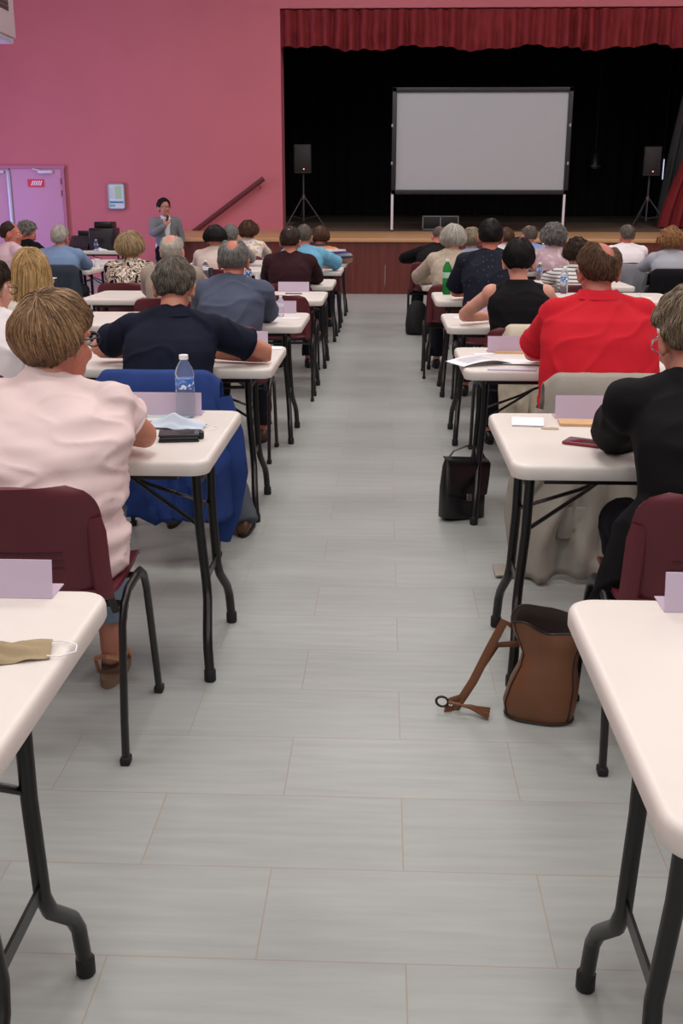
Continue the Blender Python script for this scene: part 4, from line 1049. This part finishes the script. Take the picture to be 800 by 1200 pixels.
#@@OBJECTS_START
# ================================================================== THINGS ON THE TABLES
TZ = .7405
def ot(p, m=.05):
    """keep a thing within the nearest table top"""
    best = min(TABS, key=lambda t: (max(t[0]-p.x, 0, p.x-t[1])**2+max(t[2]-p.y, 0, p.y-t[3])**2))
    return Vector((min(max(p.x, best[0]+m), best[1]-m), min(max(p.y, best[2]+m), best[3]-m), p.z))
def sup(n, a, b, e=3.0, c=(0, 0)):
    out = []
    for j in range(n):
        t = 2*pi*j/n; ct, st_ = cos(t), sin(t)
        out.append((c[0]+a*abs(ct)**(2/e)*(1 if ct >= 0 else -1), c[1]+b*abs(st_)**(2/e)*(1 if st_ >= 0 else -1)))
    return out

def placard(px, py, label, side='l', wd=.285, h=.078, rz=0, pm=None):
    """clear folded name holder; px,py is its lower corner nearest the aisle"""
    p = at(px, py, z=TZ); p.y = ot(p).y; x = p.x+(wd/2 if side == 'l' else -wd/2)
    o = empty('name_holder', (x, p.y, TZ), rz, label, 'name holder', 'name holders on the tables')
    m = MB()
    prof = [(.0, .001), (.0, .003), (.058, .003), (.058, .001)]
    m.rings([[Vector((sx*wd/2, y, z)) for y, z in ((-.002, 0), (.074, 0), (.074, .002), (-.002, .002))] for sx in (-1, 1)])
    m.rings([[Vector((sx*wd/2, y, z)) for y, z in ((.0, .002), (.002, .002), (.014, h), (.012, h))] for sx in (-1, 1)])
    m.build('holder', M_placard, o, sharp=20)
    g = MB(); g.rings([[Vector((sx*(wd/2-.004), y, z)) for y, z in ((.0035, .004), (.0045, .004), (.0155, h-.003), (.0145, h-.003))] for sx in (-1, 1)])
    g.build('name_card', pm or M_lilacpaper, o, sharp=20)
    return o
placard(65, 697, 'lilac name holder at the left edge on the nearest left table', 'r', h=.072)
placard(778, 717, 'lilac name holder at the right edge on the nearest right table', 'l', h=.072)
placard(236, 487, 'lilac name holder behind the big water bottle', 'r')
placard(650, 490.5, 'lilac name holder beside the kraft envelope and black sleeve', 'l')
placard(315, 405, 'name holder behind the bent elbow of the navy shirt', 'r', wd=.2)
placard(347, 367, 'name holder behind the small gel bottle on the left', 'r', wd=.22)
placard(362, 342, 'name holder in front of the maroon sweater\'s chair', 'r', wd=.25)
placard(374, 327, 'name holder right of the maroon sweater', 'r', wd=.14)
placard(405, 299, 'name holder on the left table nearest the stage', 'r', wd=.16)
placard(571, 413, 'name holder left of the red polo, before the cream cardigan', 'l', wd=.26)
placard(546, 367, 'name holder by the elbow of the black sleeveless top', 'l', wd=.24)
placard(514, 328, 'name holder left of the green bottle', 'l', wd=.10)
placard(499, 306, 'name holder before the cream jacket on the right', 'l', wd=.13)
placard(779, 317, 'long white name holder at the right edge far table', 'l', wd=.3)
placard(765, 369, 'name holder between red polo and the greying head at right', 'r', wd=.10)
placard(222, 327, 'name holder left of the grey-blue jacket', 'r', wd=.2)

def bottle(px, py, h, label, r=.031, m=None, cap=None, lab=True, name='water_bottle', cat='bottle', water=True):
    p = ot(at(px, py, z=TZ)); o = empty(name, (p.x, p.y, TZ), random.uniform(0, 6), label, cat)
    k = h
    prof = [(r*.8, 0), (r*.97, .012*k/.2), (r, .03*k/.2)]
    for q in range(5): z = k*(.16+.05*q); prof += [(r, z), (r*.955, z+k*.018), (r, z+k*.036)]
    prof += [(r, k*.43), (r*.96, k*.45), (r*.96, k*.64), (r, k*.66), (r*.98, k*.72), (r*.78, k*.81), (r*.46, k*.89), (r*.40, k*.92), (r*.40, k*.96)]
    MB().lathe(prof, 24).build('body', m or M_clear, o, sharp=60)
    MB().lathe([(r*.44, k*.925), (r*.47, k*.93), (r*.47, k*.995), (r*.42, k)], 20).build('cap', cap or M_cap, o)
    if lab: MB().lathe([(r*.975, k*.47), (r*.985, k*.475), (r*.985, k*.625), (r*.975, k*.63)], 24).build('label_band', lab if not isinstance(lab, bool) else M_bluelabel, o)
    return o
bottle(218, 489, .215, 'large clear water bottle with blue label beside the folded face mask', .033)
bottle(329, 371, .13, 'small clear gel bottle with white cap before a name holder', .021, lab=mat('pale_label', (225, 222, 235), .5))
bottle(313, 337, .12, 'small bottle right of the white cup behind the grey-blue jacket', .022, lab=mat('pale_label', (225, 222, 235), .5))
bottle(291, 333, .17, 'water bottle with dark blue label by the ear of the grey-blue jacket', .03)
bottle(243, 326, .17, 'clear bottle left of the grey-blue jacket, beside a dark cup', .032, lab=mat('pale_label', (225, 222, 235), .5))
M_green = mat('green_glass', (60, 170, 90), .08, trans=.7); M_green.node_tree.nodes['Principled BSDF'].inputs['IOR'].default_value = 1.15
bottle(523, 345, .27, 'green sparkling water bottle by the dotted navy shirt', .036, M_green, cap=M_cap, lab=mat('pale_green_label', (170, 205, 190), .5))
bottle(627, 326, .16, 'water bottle between the black-haired head and floral blouse', .03)
bottle(649, 329, .11, 'small clear bottle left of the striped top', .022, lab=mat('pale_label', (225, 222, 235), .5))
bottle(660, 344, .21, 'water bottle just left of the red polo\'s head', .032)
bottle(737, 365, .14, 'small white bottle standing behind the red polo\'s shoulder', .022, m=mat('frosted_white', (230, 228, 226), .5), lab=mat('pale_label', (225, 222, 235), .5))
bottle(760, 297, .16, 'water bottle between the white shirt and grey jacket at far right', .03)
bottle(103, 296, .16, 'water bottle on the far left table before the audio rack', .03)
bottle(317, 293, .15, 'water bottle beside the blue flower-print blouse', .03)

def cup(px, py, label, m, h=.09, r=.034):
    p = ot(at(px, py, z=TZ)); o = MB().lathe([(r*.75, 0), (r*.77, .002), (r, h), (r*.96, h), (r*.72, .006)], 20).build('paper_cup', m, loc=(p.x, p.y, TZ)); return tag(o, label, 'cup')
cup(114, 313, 'white paper cup on the far left table', M_paper)
cup(303, 333, 'white paper cup behind the grey-blue jacket', M_paper)
cup(251, 325, 'dark tumbler beside the clear bottle at left', mat('dark_cup', (34, 36, 46), .4), .10, .026)
cup(236, 322, 'pale cup left of the clear bottle before the cream top', mat('pale_blue_cup', (190, 200, 214), .4), .07, .03)

def sheet_obj(name, c, w, d, rz, m, label, cat, curl=0, th=.0012, z=0, group=None, bend=0):
    """a sheet of paper; curl lifts its -x edge"""
    def fn(u, v):
        x = (u-.5)*w; y = (v-.5)*d
        zz = curl*max(0, .55-u)**2*4+bend*sin(pi*u)+.0015*noise.noise(Vector((x*9, y*9, c.x*7)))
        return (x, y, zz+th+.0004)
    c = ot(c, .04 if c.y < 6 else .1) if not bend else c
    o = MB().sheet(fn, 12, 8, th).build(name, m, sharp=60, fix=False, loc=(c.x, c.y, TZ+z)); o.rotation_euler.z = rz
    return tag(o, label, cat, group)
M_print = pattern('printed_sheet', 'stripes', [(236, 236, 242), (236, 236, 242)], 10)
# right, loose papers by the red polo
c = at(562, 426, z=TZ); o = sheet_obj('paper_sheet', c, .26, .17, R(24), M_paper, 'printed sheet curling over the corner of the table by the red polo', 'paper', curl=-.0, bend=.02, z=.004)
g = MB()
for k in range(9): g.box((-.01, -.055+.013*k, .012), (.17-.02*(k % 3), .003, .0006))
# the printed lines follow the sheet's bend
def linefn(k):
    def fn(u, v):
        x = -.10+u*(.18-.02*(k % 3)); uu = x/.26+.5; y = -.055+.013*k+(v-.5)*.003
        return (x, y, .02*sin(pi*uu)+.0032)
    return fn
g = MB()
for k in range(9): g.sheet(linefn(k), 10, 1)
g.build('printed_lines', mat('print_grey', (150, 152, 165), .8), o, fix=False)
sheet_obj('paper_sheet', at(620, 426, z=TZ), .24, .14, R(-8), M_paper, 'blank white sheet half under the arm of the red polo', 'paper', z=.006)
sheet_obj('paper_sheet', at(600, 434, z=TZ), .21, .06, R(-3), M_lilacpaper, 'thin white booklet along the near edge by the red polo', 'booklet', th=.005)
sheet_obj('paper_sheet', at(566, 415, z=TZ), .09, .05, R(5), M_paper, 'small white note behind the curling printed sheet', 'paper')
sheet_obj('envelope', at(600, 413.5, z=TZ), .17, .05, 0, M_kraft, 'tan envelope before the name holder left of the red polo', 'envelope', th=.006)
o = MB().tube([(0, 0, .005), (.10, .01, .005)], [.0045, .0035], 8).build('pen', M_black, loc=at(617, 417, z=TZ+.006)); tag(o, 'black pen lying by the elbow of the red polo', 'pen')
# nearest occupied right table
def folded(c, label):
    o = empty('folded_paper', (c.x, c.y, TZ), R(-6), label, 'paper')
    MB().sheet(lambda u, v: ((u-.5)*.105, (v-.5)*.085, .002), 6, 4, .0015).build('lower_leaf', M_paper, o, fix=False)
    MB().sheet(lambda u, v: ((u-.5)*.105, (v-.5)*.085, .005+.010*v), 6, 4, .0015).build('upper_leaf', M_paper, o, fix=False)
folded(at(618, 497, z=TZ), 'small folded white paper at the corner of the envelope table')
o = MB().tube([(.028*cos(2*pi*i/24), .011*sin(2*pi*i/24)+.002*sin(4*pi*i/24), .002) for i in range(25)], .0016, 6).build('rubber_band', mat('rubber_tan', (200, 170, 130), .6), loc=at(644, 503, z=TZ)); tag(o, 'tan rubber band lying beside the folded white paper', 'rubber band')
sheet_obj('envelope', at(690, 497, z=TZ), .20, .085, R(-4), M_kraft, 'kraft envelope beside the black sleeve', 'envelope', th=.008)
def slab(name, c, d, rz, parts, label, cat):
    o = empty(name, (c.x, c.y, TZ), rz, label, cat)
    for nm, cc, dd, m, bv in parts: MB().box(cc, dd, bev=bv).build(nm, m, o)
    return o
M_redph = mat('red_phone_case', (134, 34, 46), .4); M_screen = mat('phone_glass', (60, 30, 38), .12)
slab('smartphone', at(690, 521, z=TZ), None, R(-28), [('case', (0, 0, .0055), (.15, .075, .010), M_redph, .004), ('screen', (0, 0, .0108), (.138, .066, .0012), M_screen, .0005)], 'dark red phone lying at the black sleeve', 'phone')
M_blk = mat('black_grained_leather', (20, 20, 22), .32, bump=.15, bscale=300)
o = slab('phone_wallet', at(210, 515, z=TZ), None, R(9), [('back_cover', (0, 0, .004), (.125, .085, .007), M_blk, .003), ('phone_body', (0, 0, .0125), (.118, .078, .009), mat('phone_side', (60, 62, 66), .3), .003), ('front_cover', (0, 0, .0205), (.125, .085, .006), M_blk, .003), ('clasp', (.067, .01, .012), (.02, .03, .022), M_blk, .005)], 'black phone wallet lying by the folded face mask', 'phone case')
MB().box((0.055, 0, .0243), (.012, .07, .0012), bev=.0004).build('metal_trim', mat('trim_grey', (120, 122, 126), .3, metal=.6), o)
sheet_obj('paper_sheet', at(188, 487.5, z=TZ), .20, .05, 0, mat('pale_teal_paper', (190, 212, 214), .7), 'pale teal sheet behind the folded mask', 'paper')
sheet_obj('magazine', at(190, 497, z=TZ), .13, .07, R(8), pattern('magazine_print', 'blotch', [(120, 110, 90), (40, 40, 46), (196, 180, 130)], 40, .3), 'glossy picture leaflet under the face mask', 'leaflet', th=.004)
# face masks
def mask(c, label, m, rz, sc_=1.0, tent=.035, flip=1):
    c = ot(c, .1)
    o = empty('face_mask', (c.x, c.y, TZ), rz, label, 'face mask')
    def fn(u, v):
        x = (u-.5)*.17*sc_; y = (v-.5)*.085*sc_*(1-.25*abs(u-.5)*2)
        z = .006+tent*max(0, 1-abs(v-.45)*2.3)*(1-abs(u-.5)*1.7 if abs(u-.5) < .5 else 0)+.004*sin(v*22)*(1-abs(2*u-1))+.012*noise.noise(Vector((x*22, y*26, 2)))
        return (x, y, max(.0015, z))
    MB().sheet(fn, 26, 22, .0012).build('pleated_cloth', m, o, sharp=70, fix=False)
    for s in (-1, 1):
        MB().tube([(s*.08*sc_, .03*sc_, .006), (s*.10*sc_, .034*sc_, .004), (s*.125*sc_, .015*sc_, .003), (s*.125*sc_, -.012*sc_, .003), (s*.10*sc_, -.028*sc_, .003), (s*.08*sc_, -.028*sc_, .006)], .0013, 6).build('ear_loop', M_paper, o)
mask(at(207, 501, z=TZ), 'pale blue pleated face mask beside the large water bottle', mat('mask_blue', (196, 210, 226), .8), R(-8), 1.1, .045)
mask(at(-2, 768, z=TZ), 'beige cloth face mask at the left edge on the nearest table', mat('mask_beige', (160, 142, 112), .9, bump=.2), R(12), 1.0, .02)
mask(at(500, 312, z=TZ), 'pale blue face mask at the far corner before the cream jacket', mat('mask_blue', (196, 210, 226), .8), R(0), .9, .02)
mask(at(112, 295, z=TZ), 'white face mask beside the bottle on the far left table', M_paper, R(0), 1.2, .04)
sheet_obj('paper_sheet', at(345, 373, z=TZ), .12, .07, R(10), M_paper, 'white note on the aisle corner beside the small gel bottle', 'paper')
sheet_obj('paper_sheet', at(300, 408, z=TZ), .26, .10, R(6), M_paper, 'white sheet under the forearm of the navy shirt', 'paper')
sheet_obj('paper_sheet', at(551, 373, z=TZ), .21, .10, R(-12), M_paper, 'white sheet by the forearm of the black sleeveless top', 'paper')
sheet_obj('notebook', at(344, 344.5, z=TZ), .13, .04, 0, mat('dark_teal_cover', (70, 84, 90), .5), 'thin dark notebook before the name holder of the empty place', 'notebook', th=.006)
sheet_obj('paper_sheet', at(717, 346, z=TZ), .2, .12, 0, mat('pale_green_paper', (170, 196, 186), .7), 'pale green folder behind the red polo\'s collar', 'folder', th=.004)
sheet_obj('paper_sheet', at(745, 349, z=TZ), .25, .10, R(4), M_paper, 'white sheet at the table end behind the red polo', 'paper')
sheet_obj('paper_sheet', at(125, 311, z=TZ), .22, .14, 0, M_lilacpaper, 'stack of white papers right of the white cup', 'paper', th=.02)
sheet_obj('paper_sheet', at(70, 322, z=TZ), .25, .12, 0, M_paper, 'white papers at the hand behind the long blonde hair', 'paper', th=.006)
sheet_obj('paper_sheet', at(232, 328, z=TZ), .24, .10, 0, mat('dark_teal_cover', (70, 84, 90), .5), 'dark teal folder at the left of the grey-blue jacket', 'folder', th=.005)
p_ = ot(at(302, 293, z=TZ), .12)
hb = empty('handbag', (p_.x, p_.y, TZ), 0, 'small black handbag standing on the table by the flower-print blouse', 'bag')
MB().box((0, 0, .05), (.24, .10, .10), bev=.03).build('body', M_blk, hb); MB().tube([(-.07, 0, .09), (-.06, 0, .14), (.06, 0, .14), (.07, 0, .09)], .006, 8).build('handle', M_blk, hb)
# audio rack and mixer on the table by the wall
c = Vector((at(123.5, 292, Y=15.6).x, 15.6, .74))
rk = empty('audio_rack', (c.x, c.y, .7405), 0, 'black audio rack case standing on the table by the pink wall', 'audio rack')
zt = at(123, 267, Y=15.6).z-.74
MB().box((0, 0, zt/2), (.36, .4, zt), bev=.015).build('cabinet', M_blk, rk)
MB().box((.02, .0, zt+.045), (.26, .3, .085), bev=.012).build('top_unit', mat('rack_top', (16, 16, 18), .3), rk)
MB().box((-.0, -.203, zt*.5), (.30, .012, zt*.75), bev=.004).build('front_grille', mat('rack_grille', (38, 38, 42), .5), rk)
MB().lathe([(.04, 0), (.045, .01), (.03, .012)], 20, M=Matrix.Translation((0, -.208, zt*.45)) @ Matrix.Rotation(R(90), 4, 'X')).build('dial', mat('rack_dial', (24, 24, 27), .3), rk)
for s in (-1, 1): MB().tube([(s*.182, -.06, zt*.6), (s*.2, -.06, zt*.63), (s*.2, .06, zt*.63), (s*.182, .06, zt*.6)], .008, 8).build('handle', mat('case_handle', (70, 70, 72), .3), rk)
c = at(94, 292, Y=15.5)
mx = empty('mixing_desk', (c.x, 15.55, .7405), 0, 'dark slanted mixing desk left of the audio rack', 'mixer')
MB().rings([[Vector((sx*.14, y, z)) for y, z in ((-.15, 0), (.15, 0), (.15, .20), (.07, .20), (-.15, .06))] for sx in (-1, 1)]).build('casing', mat('desk_black', (34, 22, 28), .4), mx, sharp=20)
g = MB()
for i in range(5):
    for j in range(3): g.lathe([(.008, 0), (.007, .012)], 8, c=(-.10+.05*i, -.09+.06*j, .10+.038*j))
g.build('knobs', mat('knob_grey', (90, 90, 94), .4), mx)
MB().box((.02, .1, .235), (.16, .03, .07), bev=.008).build('monitor', M_blk, mx)

# ================================================================== COATS ON CHAIRS
def coat(cx, cy, label, m, name='jacket', hw=(.235, .25, .27, .30, .33), zs=(.45,), shift=0, zb=.25, back=0, seed=0, folds=.012, top=.785, cat='jacket', front=.64, wav=7, zvar=.03, curlx=0):
    """cloth hung over a chair back: up the front, over the top rim and down behind"""
    o = empty(name, (cx, cy, 0), 0, label, cat)
    prof = [(-.195, front), (-.215, top-.05), (-.235, top-.003), (-.29, top+.020), (-.335, top+.010), (-.350, top-.05)]
    n = 26
    for i in range(1, n+1): q = i/n; prof.append((-.350-.04*q*(1+back), top-.05-(top-.05-zb)*q))
    nv = len(prof)-1; nu = 48
    def fn(u, v):
        i = min(nv, int(round(v*nv))); y, z = prof[i]; q = max(0, (i-5)/(nv-5)); s = 2*u-1
        k = q*(len(hw)-1); j = min(len(hw)-2, int(k)); w = hw[j]+(hw[j+1]-hw[j])*(k-j)
        rd = sstep(.72, 1, abs(s))
        x = s*w+shift*q*q
        zz = z-(.045*rd*rd if i >= 1 else 0)*(1-q)+zvar*noise.noise(Vector((s*2, seed, 1)))*q
        yy = y+.10*rd*rd*(.5+.8*q)
        f = folds*(.15+q)*(sin(s*wav+seed+1.5*noise.noise(Vector((s*3, q*2, seed))))+.8*noise.noise(Vector((s*4, q*3, seed+4))))+.006*noise.noise(Vector((s*9, q*9, seed)))*min(1, q*3)
        rg = 1-abs(noise.noise(Vector((s*2.6+q*.7, q*1.1-s*.5, seed+2))))*2; yy -= (.022+folds)*.9*max(0, rg)**6*min(1, q*4)
        return (x, yy-.012*q-f*.9, max(.012, zz+(.02*noise.noise(Vector((s*5, seed, 3))) if i == nv else 0)))
    MB().sheet(fn, nu, nv, .007).build('draped_cloth', m, o, sharp=180, fix=False)
    return o
CH = {o['label']: o for o in COL.objects if o.get('category') == 'chair'}
def chair_of(s):
    for k in CH:
        if s in k: return CH[k].location
M_bluec = cloth('royal_blue_fleece', (46, 68, 128), .95, .3, 300, .2, 9)
c = chair_of('royal blue jacket'); o = coat(c.x+.02, c.y-.01, 'royal blue jacket hung over the chair behind the navy shirt', M_bluec, hw=(.25, .29, .30, .28, .24), shift=.06, zb=.22, seed=2, folds=.016)
# hanging sleeve at the aisle side
MB().tube([(.25, -.29, .70), (.285, -.31, .56), (.30, -.30, .40), (.27, -.28, .22), (.24, -.27, .10)], [(.05, .035), (.062, .04), (.06, .04), (.052, .035), (.035, .02)], 16).build('sleeve', M_bluec, o)
M_rain = cloth('pale_grey_raincoat', (158, 152, 142), .75, .2, 60, .14, 6)
c = chair_of('raincoat'); o = coat(c.x-.02, c.y-.01, 'pale grey raincoat hung over the chair behind the red polo, trailing on the floor', M_rain, name='raincoat', hw=(.245, .27, .31, .33, .30), shift=-.06, zb=.02, seed=4, folds=.030, wav=15, cat='coat', back=1.2)
MB().tube([(-.24, -.30, .66), (-.31, -.32, .45), (-.33, -.34, .25), (-.31, -.36, .06)], [(.045, .03), (.06, .035), (.06, .035), (.05, .03)], 16).build('sleeve', M_rain, o)
MB().sheet(lambda u, v: (-.42+.2*u, -.42+.14*v, .012+.012*abs(noise.noise(Vector((u*4, v*4, 3))))), 12, 8, .006).build('trailing_hem', M_rain, o, fix=False)
MB().box((-.13, -.425, .24), (.12, .012, .13), bev=.004).build('pocket_flap', M_rain, o)
for zz in (.18, .30, .42): MB().lathe([(.009, 0), (.009, .003)], 10, M=Matrix.Translation((-.30, -.395, zz)) @ Matrix.Rotation(R(90), 4, 'X')).build('button', mat('button_brown', (90, 76, 66), .4), o)
M_card = cloth('cream_cardigan_knit', (206, 196, 176), .95, .4, 120, .1, 30)
c = chair_of('cream cardigan'); o = coat(c.x+.04, c.y, 'cream knitted cardigan hung over the chair of the black sleeveless top', M_card, name='cardigan', hw=(.16, .17, .17, .16, .15), zb=.22, seed=6, folds=.012, wav=14, cat='cardigan')
c = chair_of('dark jacket on it'); coat(c.x+.03, c.y, 'dark slate jacket hung over the chair of the pale blue shirt', cloth('slate_cloth', (52, 58, 70)), hw=(.26, .28, .29, .29, .28), zb=.18, seed=8, top=.80)
c = chair_of('black coat on it'); coat(c.x-.02, c.y, 'black coat hung over the chair of the pale grey jacket at right', cloth('black_coating', (16, 16, 20)), name='coat', cat='coat', hw=(.26, .28, .28, .27, .26), zb=.12, seed=10)
c = chair_of('hidden by the light grey coat'); coat(c.x, c.y, 'light grey coat hanging to the floor behind the white shirt at far right', cloth('light_grey_cloth', (130, 132, 138)), name='coat', cat='coat', hw=(.25, .26, .26, .27, .27), zb=.06, seed=12, wav=18, top=.76)
chair(-.77, NEAR[4]+.10, R(2), 'empty maroon plastic chair left of the aisle behind the dark notebook')
chair(2.02, NEAR[3]+.02, R(-4), 'empty maroon plastic chair behind the shoulder of the red polo')

# ================================================================== BAGS ON THE FLOOR
M_tan = mat('tan_leather', (116, 72, 44), .42, var=.25, vscale=9, bump=.15, bscale=250)
M_pipe = mat('bag_piping', (34, 22, 18), .5)
p_ = at(626, 838, z=0)
hb = empty('handbag', (p_.x+.012, p_.y-.0, 0), R(-12), 'slouchy tan leather handbag with open top on the floor at right', 'bag')
secs = [(.0, .078, .055, 0, 0), (.008, .088, .066, 0, 0), (.05, .094, .074, 0, 0), (.11, .088, .070, .008, .004), (.165, .074, .058, .014, .006), (.20, .072, .050, .016, .01), (.235, .082, .056, .012, .012), (.27, .094, .066, .006, .016), (.30, .098, .070, .0, .02)]
N_ = 48
def ring_(z, a, b_, cx, cy, q, g=0):
    out = []
    for j, (x, y) in enumerate(sup(N_, a-g, b_-g, 2.7)):
        t = 2*pi*j/N_; pinch = q*q*.030*math.exp(-((x-.01)/.04)**2)*(1 if y < 0 else -.1)
        zz = z+q*q*(-.035*math.exp(-((x-.0)/.045)**2)*(1 if y < 0 else -.3)+.012*sin(3*t+1))
        nf = .006*noise.noise(Vector((x*14, y*14, z*11+3)))*(1-g*40)
        dn = .016*noise.noise(Vector((x*9+4, y*9, z*7)))*min(1, z*9)
        out.append(Vector(((x*(1+nf*6)+cx)*1.13+z*.05*q, y*(1+nf*8)+cy+pinch+dn, max(.0, zz))))
    return out
rs = [ring_(z, a, b_, cx, cy, max(0, (z-.13)/.17)) for z, a, b_, cx, cy in secs]
m_ = MB(); m_.rings(rs, cap=False); m_.add(rs[0], [tuple(range(N_))]); m_.build('body', M_tan, hb, sharp=180)
li = [ring_(z, a, b_, cx, cy, max(0, (z-.13)/.17), .013) for z, a, b_, cx, cy in secs[2:]]
li.append([p.copy() for p in rs[-1]])
m_ = MB(); m_.rings(li, cap=False); m_.add(li[0], [tuple(range(N_))]); m_.build('lining', mat('bag_lining', (40, 26, 22), .9), hb, sharp=180)
g = MB()
for j0 in (int(N_*.60), int(N_*.90), int(N_*.12), int(N_*.38)):
    g.tube([r_[j0]*1.012 for r_ in rs], .0022, 6)
g.tube([v*1.01 for v in rs[1]]+[rs[1][0]*1.01], .0028, 6)
g.tube([v+Vector((0, 0, .001)) for v in rs[-1]]+[rs[-1][0]], .003, 6)
g.build('piping', M_pipe, hb)
st_ = MB(); A0 = rs[-1][int(N_*.52)]; 
st_.tube([A0+Vector((.01, 0, -.03)), A0+Vector((-.02, -.01, -.01)), A0+Vector((-.055, -.02, -.09)), A0+Vector((-.10, -.03, -.20)), A0+Vector((-.15, -.05, -.29)), Vector((A0.x-.175, A0.y-.07, .012))], (.004, .013), 8, flat=(1, 0, 0)); st_.build('strap', M_tan, hb)
st_ = MB(); st_.tube([A0+Vector((.06, .02, -.075)), A0+Vector((.015, .0, -.08)), A0+Vector((-.04, .0, -.09)), A0+Vector((-.08, -.01, -.16)), A0+Vector((-.13, -.04, -.25)), Vector((A0.x-.165, A0.y-.06, .03))], (.004, .012), 8, flat=(1, 0, 0)); st_.build('strap', M_tan, hb)
MB().tube([Vector((A0.x-.185+.018*cos(a), A0.y-.07, .032+.016*sin(a))) for a in [2*pi*i/14 for i in range(15)]], .004, 6).build('ring', M_pipe, hb)
g = MB()
for k in range(9): g.tube([(A0.x-.13, A0.y-.085, .035), (A0.x-.10, A0.y-.085+.002*k, .028+.003*sin(k*2)), (A0.x-.045, A0.y-.095+.006*k, .008+.004*(k % 3))], .0032, 5)
g.tube([(A0.x-.165, A0.y-.075, .035), (A0.x-.13, A0.y-.085, .036)], .004, 6); g.build('tassel', M_tan, hb)
g = MB(); q0 = rs[-1][int(N_*.97)]; g.tube([q0+Vector((-.01, 0, .0)), q0+Vector((.0, -.01, -.02)), q0+Vector((.01, -.012, -.05))], .005, 8); g.build('zip_pull', M_pipe, hb)

p_ = at(541, 611, z=0)
sb = empty('satchel', (p_.x, p_.y+.05, 0), R(28), 'black leather satchel leaning against a table leg right of the aisle', 'bag')
Ms = Matrix.Rotation(R(-10), 4, 'X') @ Matrix.Rotation(R(7), 4, 'Y')
def sat(z, a, b_, dy=0): return [Vector((x, y+dy, z)) for x, y in sup(32, a, b_, 4)]
MB().rings([sat(0, .105, .035), sat(.01, .115, .045), sat(.15, .115, .045), sat(.25, .108, .034), sat(.285, .10, .018)], M=Ms).build('body', M_blk, sb, sharp=60)
MB().sheet(lambda u, v: ((u-.5)*(.235-.03*v), -.050-.004*sin(pi*v)+(.045 if v < .12 else 0)*(1-v/.12)+0*u, .29-.17*v-.018*v*(1-(2*u-1)**2)), 16, 14, .005, M=Ms).build('flap', M_blk, sb, sharp=80, fix=False)
MB().box((0, -.062, .105), (.028, .012, .034), M=Ms, bev=.004).build('buckle', mat('buckle_steel', (120, 120, 124), .3, metal=.8), sb)
MB().tube([Ms @ Vector(v) for v in ((.10, 0, .24), (.115, .0, .29), (.09, .01, .335), (.02, .015, .345), (-.05, .01, .32), (-.09, 0, .28))], (.011, .004), 8, flat=(0, 1, 0)).build('strap', M_blk, sb)
p_ = at(489, 393, z=0)
bp = empty('backpack', (p_.x, p_.y+.1, 0), R(10), 'small black backpack on the floor beyond the satchel, right of the aisle', 'bag')
MB().rings([[Vector((x, y, z)) for x, y in sup(28, a, b_, 2.8, (0, c_))] for z, a, b_, c_ in ((0, .10, .07, 0), (.015, .13, .09, 0), (.12, .135, .095, 0), (.24, .12, .08, .01), (.33, .085, .055, .02), (.37, .04, .03, .025), (.375, .01, .01, .025))]).build('body', M_blk2, bp, sharp=80) if False else None
M_blk2 = mat('black_nylon', (15, 15, 17), .75)
MB().rings([[Vector((x, y, z)) for x, y in sup(28, a, b_, 2.8, (0, c_))] for z, a, b_, c_ in ((0, .10, .07, 0), (.015, .13, .09, 0), (.12, .135, .095, 0), (.24, .12, .08, .01), (.33, .085, .055, .02), (.37, .04, .03, .025), (.375, .01, .01, .025))]).build('body', M_blk2, bp, sharp=80)
MB().rings([[Vector((x, y, z)) for x, y in sup(20, a, .02, 2.8, (0, -.095))] for z, a in ((.03, .07), (.04, .085), (.14, .08), (.16, .06))]).build('front_pocket', M_blk2, bp, sharp=60)
MB().tube([(-.03, .02, .36), (-.02, .02, .41), (.02, .02, .41), (.03, .02, .36)], .006, 8).build('grab_handle', M_blk2, bp)
#@@OBJECTS_END

# ================================================================== LIGHT AND CAMERA
def area(name, loc, size, power, col=(1, 1, 1), rot=(0, 0, 0), sy=None):
    l = bpy.data.lights.new(name, 'AREA'); l.energy = power; l.color = col; l.size = size
    if sy: l.shape = 'RECTANGLE'; l.size_y = sy
    o = bpy.data.objects.new(name, l); COL.objects.link(o); o.location = loc; o.rotation_euler = rot; return o
for y in (-2.5, 2.0, 6.5, 11.0, 15.0):
    for x in (-5, 0, 5):
        area('ceiling_lamp', (x, y, ZC-.15), 1.6, (104 if not (x < 0 and y > 10) else 30), (1, .965, .93), sy=1.6)
area('window_light', (XL+.3, 15.5, 1.6), 3.2, 190, (.55, .52, 1), (0, R(-90), 0), sy=2.2)
wd = bpy.data.worlds.new('hall_world'); SC.world = wd; wd.use_nodes = True
wd.node_tree.nodes['Background'].inputs[0].default_value = (.85, .92, 1, 1); wd.node_tree.nodes['Background'].inputs[1].default_value = .45

cd = bpy.data.cameras.new('camera'); cam = bpy.data.objects.new('camera', cd); COL.objects.link(cam)
cd.sensor_fit = 'VERTICAL'; cd.sensor_height = 36; cd.lens = 36*F/1200; cd.clip_end = 200
rx = RT*cos(RL)+UP*sin(RL); ry = UP*cos(RL)-RT*sin(RL)
cam.matrix_world = Matrix(((rx.x, ry.x, -FW.x, 0), (rx.y, ry.y, -FW.y, 0), (rx.z, ry.z, -FW.z, H), (0, 0, 0, 1)))
SC.camera = cam
vs_ = SC.view_settings; vs_.view_transform = 'Standard'; vs_.look = 'None'; vs_.gamma = 1; vs_.use_curve_mapping = False; vs_.exposure = -.12
